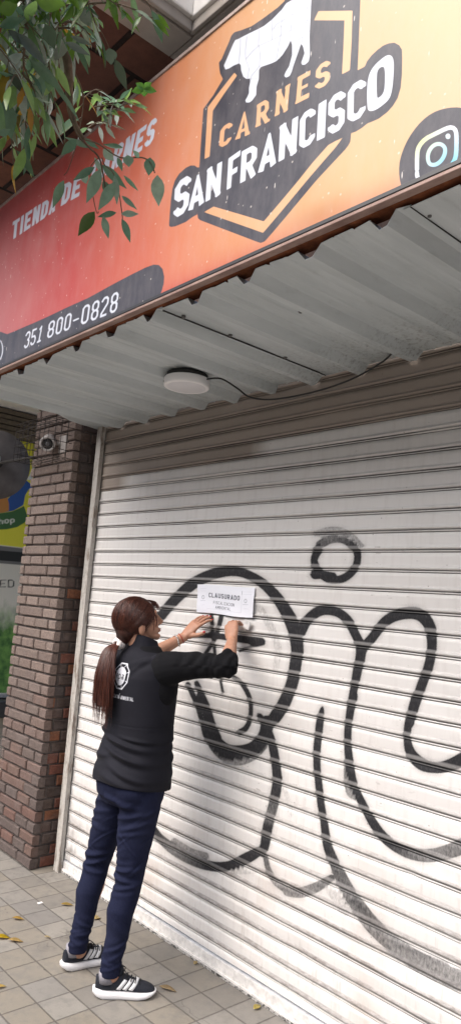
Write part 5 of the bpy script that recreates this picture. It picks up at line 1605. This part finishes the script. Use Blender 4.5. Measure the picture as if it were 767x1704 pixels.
# top fringe reaching to the right
for (a, b) in (((60, -10), (200, 12)), ((110, 10), (255, 30)), ((140, -30), (262, 20)), ((90, 40), (160, 70))):
    twig(ray_pt(a[0], a[1], 1.75), ray_pt(b[0], b[1], 1.72), .003, 9, L=(.035, .06), bright=.35)
# single leaves with stalks left of the cream band
def leaf_px(bx, by, tx, ty, wpx, dist=1.76, tdist=None, col=None, fold_=.25, curl=.06, up=None):
    b = ray_pt(bx, by, dist); t = ray_pt(tx, ty, tdist or dist); d = t-b; L = d.length
    view = Vector(CAM)-b; nn = view.normalized() if up is None else Vector(up)
    leaf_geo(lv, b, d, nn+Vector((R3.uniform(-.25, .25), R3.uniform(-.25, .25), R3.uniform(-.1, .5))), L, wpx*dist/FPX, col or GREENS[R3.randrange(5)], curl, fold_)
def stalk(pts, r=.0013, dist=1.77):
    br_.tube(cr([ray_pt(x, y, dist) for x, y in pts], 4), r, 5, cap=False)
stalk([(150, 25), (170, 55), (182, 80)], .0009); leaf_px(182, 80, 186, 108, 20, col=(.09, .13, .09)); leaf_px(191, 98, 212, 150, 15, col=(.05, .075, .045))
leaf_px(140, 15, 150, 45, 20, col=(.12, .15, .12)); leaf_px(146, 38, 168, 52, 9)
# small sprigs behind, in front of the dark soffit
for (x, y) in ((165, 155), (182, 170), (200, 165), (172, 205), (190, 180), (215, 175)):
    twig(ray_pt(x-25, y+8, 2.35), ray_pt(x+12, y, 2.35), .002, 8, L=(.035, .055), sag=.005)
for a in range(5):
    an = a*1.25+.3; leaf_px(240, 148, 240+22*cos(an), 148+13*sin(an), 11, 2.3, col=(.10, .26, .035))
# hanging sprig over the sign (stalk then leaves)
stalk([(140, 232), (165, 240), (200, 262), (235, 262), (250, 270), (258, 288)], .0016); stalk([(112, 168), (120, 200), (130, 225), (148, 245), (165, 262), (172, 290), (178, 330)], .0020)
stalk([(170, 262), (175, 275), (190, 290), (200, 330), (205, 372)], .0012); stalk([(165, 262), (150, 285), (160, 350), (165, 352)], .0010); stalk([(128, 240), (115, 280), (107, 292)], .0009)
SPR = [((128, 233), (102, 258), 18), ((150, 246), (108, 228), 10), ((140, 230), (165, 248), 10), ((172, 248), (190, 268), 18), ((205, 246), (172, 240), 10), ((213, 258), (215, 278), 20), ((250, 262), (248, 292), 22), ((262, 291), (264, 343), 26),
       ((170, 274), (211, 314), 17), ((168, 281), (144, 338), 24), ((158, 278), (122, 300), 14), ((140, 290), (144, 306), 16), ((107, 300), (88, 346), 18), ((192, 303), (164, 350), 22), ((172, 300), (186, 332), 15), ((191, 292), (196, 340), 14),
       ((206, 292), (231, 318), 8), ((203, 326), (228, 348), 10), ((194, 354), (162, 360), 13), ((202, 356), (231, 356), 13), ((158, 352), (130, 392), 24), ((172, 360), (181, 397), 15), ((203, 364), (219, 404), 15), ((158, 262), (170, 290), 9), ((196, 262), (204, 285), 10), ((232, 262), (222, 250), 9)]
for i, (b, t, w) in enumerate(SPR):
    dd = 1.76+R3.uniform(-.03, .03)
    leaf_px(b[0], b[1], t[0], t[1], w*.84, dd, dd+R3.uniform(-.012, .012), col=[(.15, .27, .17), (.21, .34, .24), (.12, .23, .15), (.29, .40, .30)][i % 4] if i != 20 else (.07, .12, .03), fold_=R3.uniform(.05, .35), curl=R3.uniform(0, .12))
# large foreground leaves
for (b, t, w, c) in (((8, 165), (20, 232), 26, None), ((15, 120), (45, 160), 12, (.10, .13, .10)), ((0, 45), (42, 30), 14, None), ((14, 50), (48, 78), 12, (.09, .12, .10)), ((30, 55), (78, 108), 16, (.10, .13, .11)),
                     ((76, 40), (92, 82), 20, (.05, .09, .05)), ((0, 115), (30, 145), 14, None), ((55, 160), (78, 202), 14, None), ((60, 0), (110, 8), 24, (.13, .26, .03)), ((0, 20), (30, 8), 18, (.12, .24, .03)), ((62, 3), (88, 20), 12, (.11, .14, .12)),
                     ((38, 150), (30, 178), 9, (.45, .22, .02)), ((46, 140), (34, 165), 10, (.40, .2, .02)), ((50, 178), (53, 222), 9, (.4, .2, .02)), ((30, 190), (48, 182), 8, (.48, .27, .04)), ((58, 185), (66, 225), 8, (.09, .14, .03)), ((0, 225), (18, 215), 10, None),
                     ((60, 222), (52, 262), 8, None), ((95, 110), (118, 160), 12, None), ((110, 70), (150, 92), 10, (.10, .13, .11)), ((118, 60), (154, 75), 8, (.10, .13, .1))):
    leaf_px(b[0], b[1], t[0], t[1], w, 1.58+R3.uniform(-.04, .04), col=c)
br_.build('branches', M_BARK, TREE)
cw = lv.build('crown', M_LEAF, TREE, 'col')

# ---- litter on the pavement
def fallen(x, y, L, ang, col, label, wr=.42, curl=.1):
    mb = MB(); leaf_geo(mb, Vector((0, 0, .0035)), Vector((cos(ang), sin(ang), .04)), Vector((.15, .1, 1)), L, L*wr, col, curl, .35)
    o = mb.build('fallen_leaf', M_LEAF, None, 'col'); o.location = (x, y, .004)
    md = o.modifiers.new('t', 'SOLIDIFY'); md.thickness = .0005
    tag(o, label, 'leaf', 'fallen leaves on the pavement')
YL = (.55, .36, .03)
fallen(.60, -.70, .075, .9, (.60, .42, .02), 'bright yellow fallen leaf at the left edge of the pavement', .5)
fallen(.45, -.54, .065, .75, (.55, .36, .10), 'tan fallen leaf on the pavement near the brick pillar, in front of it')
fallen(.66, -.66, .075, .8, (.60, .42, .16), 'pale yellow fallen leaf lying between the bright yellow leaf and the far shoe')
fallen(.72, -.50, .035, .7, (.58, .46, .25), 'small cream fallen leaf left of the far shoe')
fallen(.43, -.25, .07, .9, (.50, .34, .08), 'brownish yellow fallen leaf behind the legs close to the pillar')
fallen(.68, -.20, .075, 1.9, (.60, .45, .18), 'curled pale yellow fallen leaf seen between the two trouser legs', .5, .3)
fallen(1.025, -.89, .05, 1.2, (.62, .46, .14), 'pale fallen leaf on the pavement below the shoes at the left edge of the photo')
fallen(1.765, -.075, .05, 1.7, (.62, .50, .14), 'yellow fallen leaf lying against the bottom of the shutter at the right', .55)
fallen(1.335, -.05, .04, 2.1, (.50, .37, .15), 'tiny dry fallen leaf by the shutter foot beyond the near shoe', .5)
fallen(1.40, -.30, .085, .5, (.45, .33, .18), 'dry beige fallen leaf partly under the toe of the near shoe', .4)
bt = MB(); bt.tube([(0, 0, .004), (.028, .018, .004)], .0042, 10); bo_ = bt.build('cigarette_butt', simple('butt_white', (.72, .70, .66), .6)); bo_.location = (.945, -.492, .001)
tag(bo_, 'white cigarette butt on the tiles left of the far shoe', 'cigarette butt')
bt = MB(); bt.box((0, 0, 0), (.02, .028, .004), bev=.001); bo_ = bt.build('paper_scrap', simple('scrap_white', (.7, .68, .66), .7)); bo_.location = (.34, -.345, .0005)
tag(bo_, 'tiny crumpled white paper scrap on the tiles by the pillar', 'paper scrap')
# ================================================================== CAMERA AND LIGHT
cam = bpy.data.cameras.new('camera'); co = bpy.data.objects.new('camera', cam); COL.objects.link(co)
cam.sensor_fit = 'VERTICAL'; cam.sensor_height = 36.0; cam.lens = FPX/H0*36.0
cam.clip_start = .02; cam.clip_end = 2000
M4 = Matrix(((CR[0], CU[0], -CF[0], CAM[0]), (CR[1], CU[1], -CF[1], CAM[1]), (CR[2], CU[2], -CF[2], CAM[2]), (0, 0, 0, 1)))
co.matrix_world = M4
SC.camera = co
world = bpy.data.worlds.new('World'); SC.world = world; world.use_nodes = True
wt = world.node_tree; wt.nodes.clear()
bg = wt.nodes.new('ShaderNodeBackground'); sky = wt.nodes.new('ShaderNodeTexSky'); wo = wt.nodes.new('ShaderNodeOutputWorld')
sky.sky_type = 'NISHITA'; sky.sun_disc = False
SUN_EL, SUN_AZ = radians(52), radians(188)   # azimuth measured clockwise from +y
sky.sun_elevation = SUN_EL; sky.sun_rotation = SUN_AZ
sky.air_density = 1.0; sky.dust_density = 6.0; sky.ozone_density = 1.0
hs = wt.nodes.new('ShaderNodeHueSaturation'); hs.inputs['Saturation'].default_value = .95
wt.links.new(sky.outputs[0], hs.inputs['Color']); wt.links.new(hs.outputs[0], bg.inputs[0]); bg.inputs[1].default_value = .13
wt.links.new(bg.outputs[0], wo.inputs[0])
sl = bpy.data.lights.new('sun', 'SUN'); sl.energy = 2.9; sl.angle = radians(62); sl.color = (.99, .99, 1.0)
so_ = bpy.data.objects.new('sun', sl); COL.objects.link(so_)
d = Vector((sin(SUN_AZ)*cos(SUN_EL), cos(SUN_AZ)*cos(SUN_EL), sin(SUN_EL)))
so_.rotation_euler = d.to_track_quat('Z', 'Y').to_euler()
SC.view_settings.view_transform = 'Standard'; SC.view_settings.look = 'None'
SC.view_settings.exposure = 0.72; SC.view_settings.gamma = 1.0; SC.view_settings.use_curve_mapping = False
SC.cycles.use_denoising = True
SC.cycles.max_bounces = 6; SC.cycles.diffuse_bounces = 4; SC.cycles.glossy_bounces = 3; SC.cycles.transmission_bounces = 2
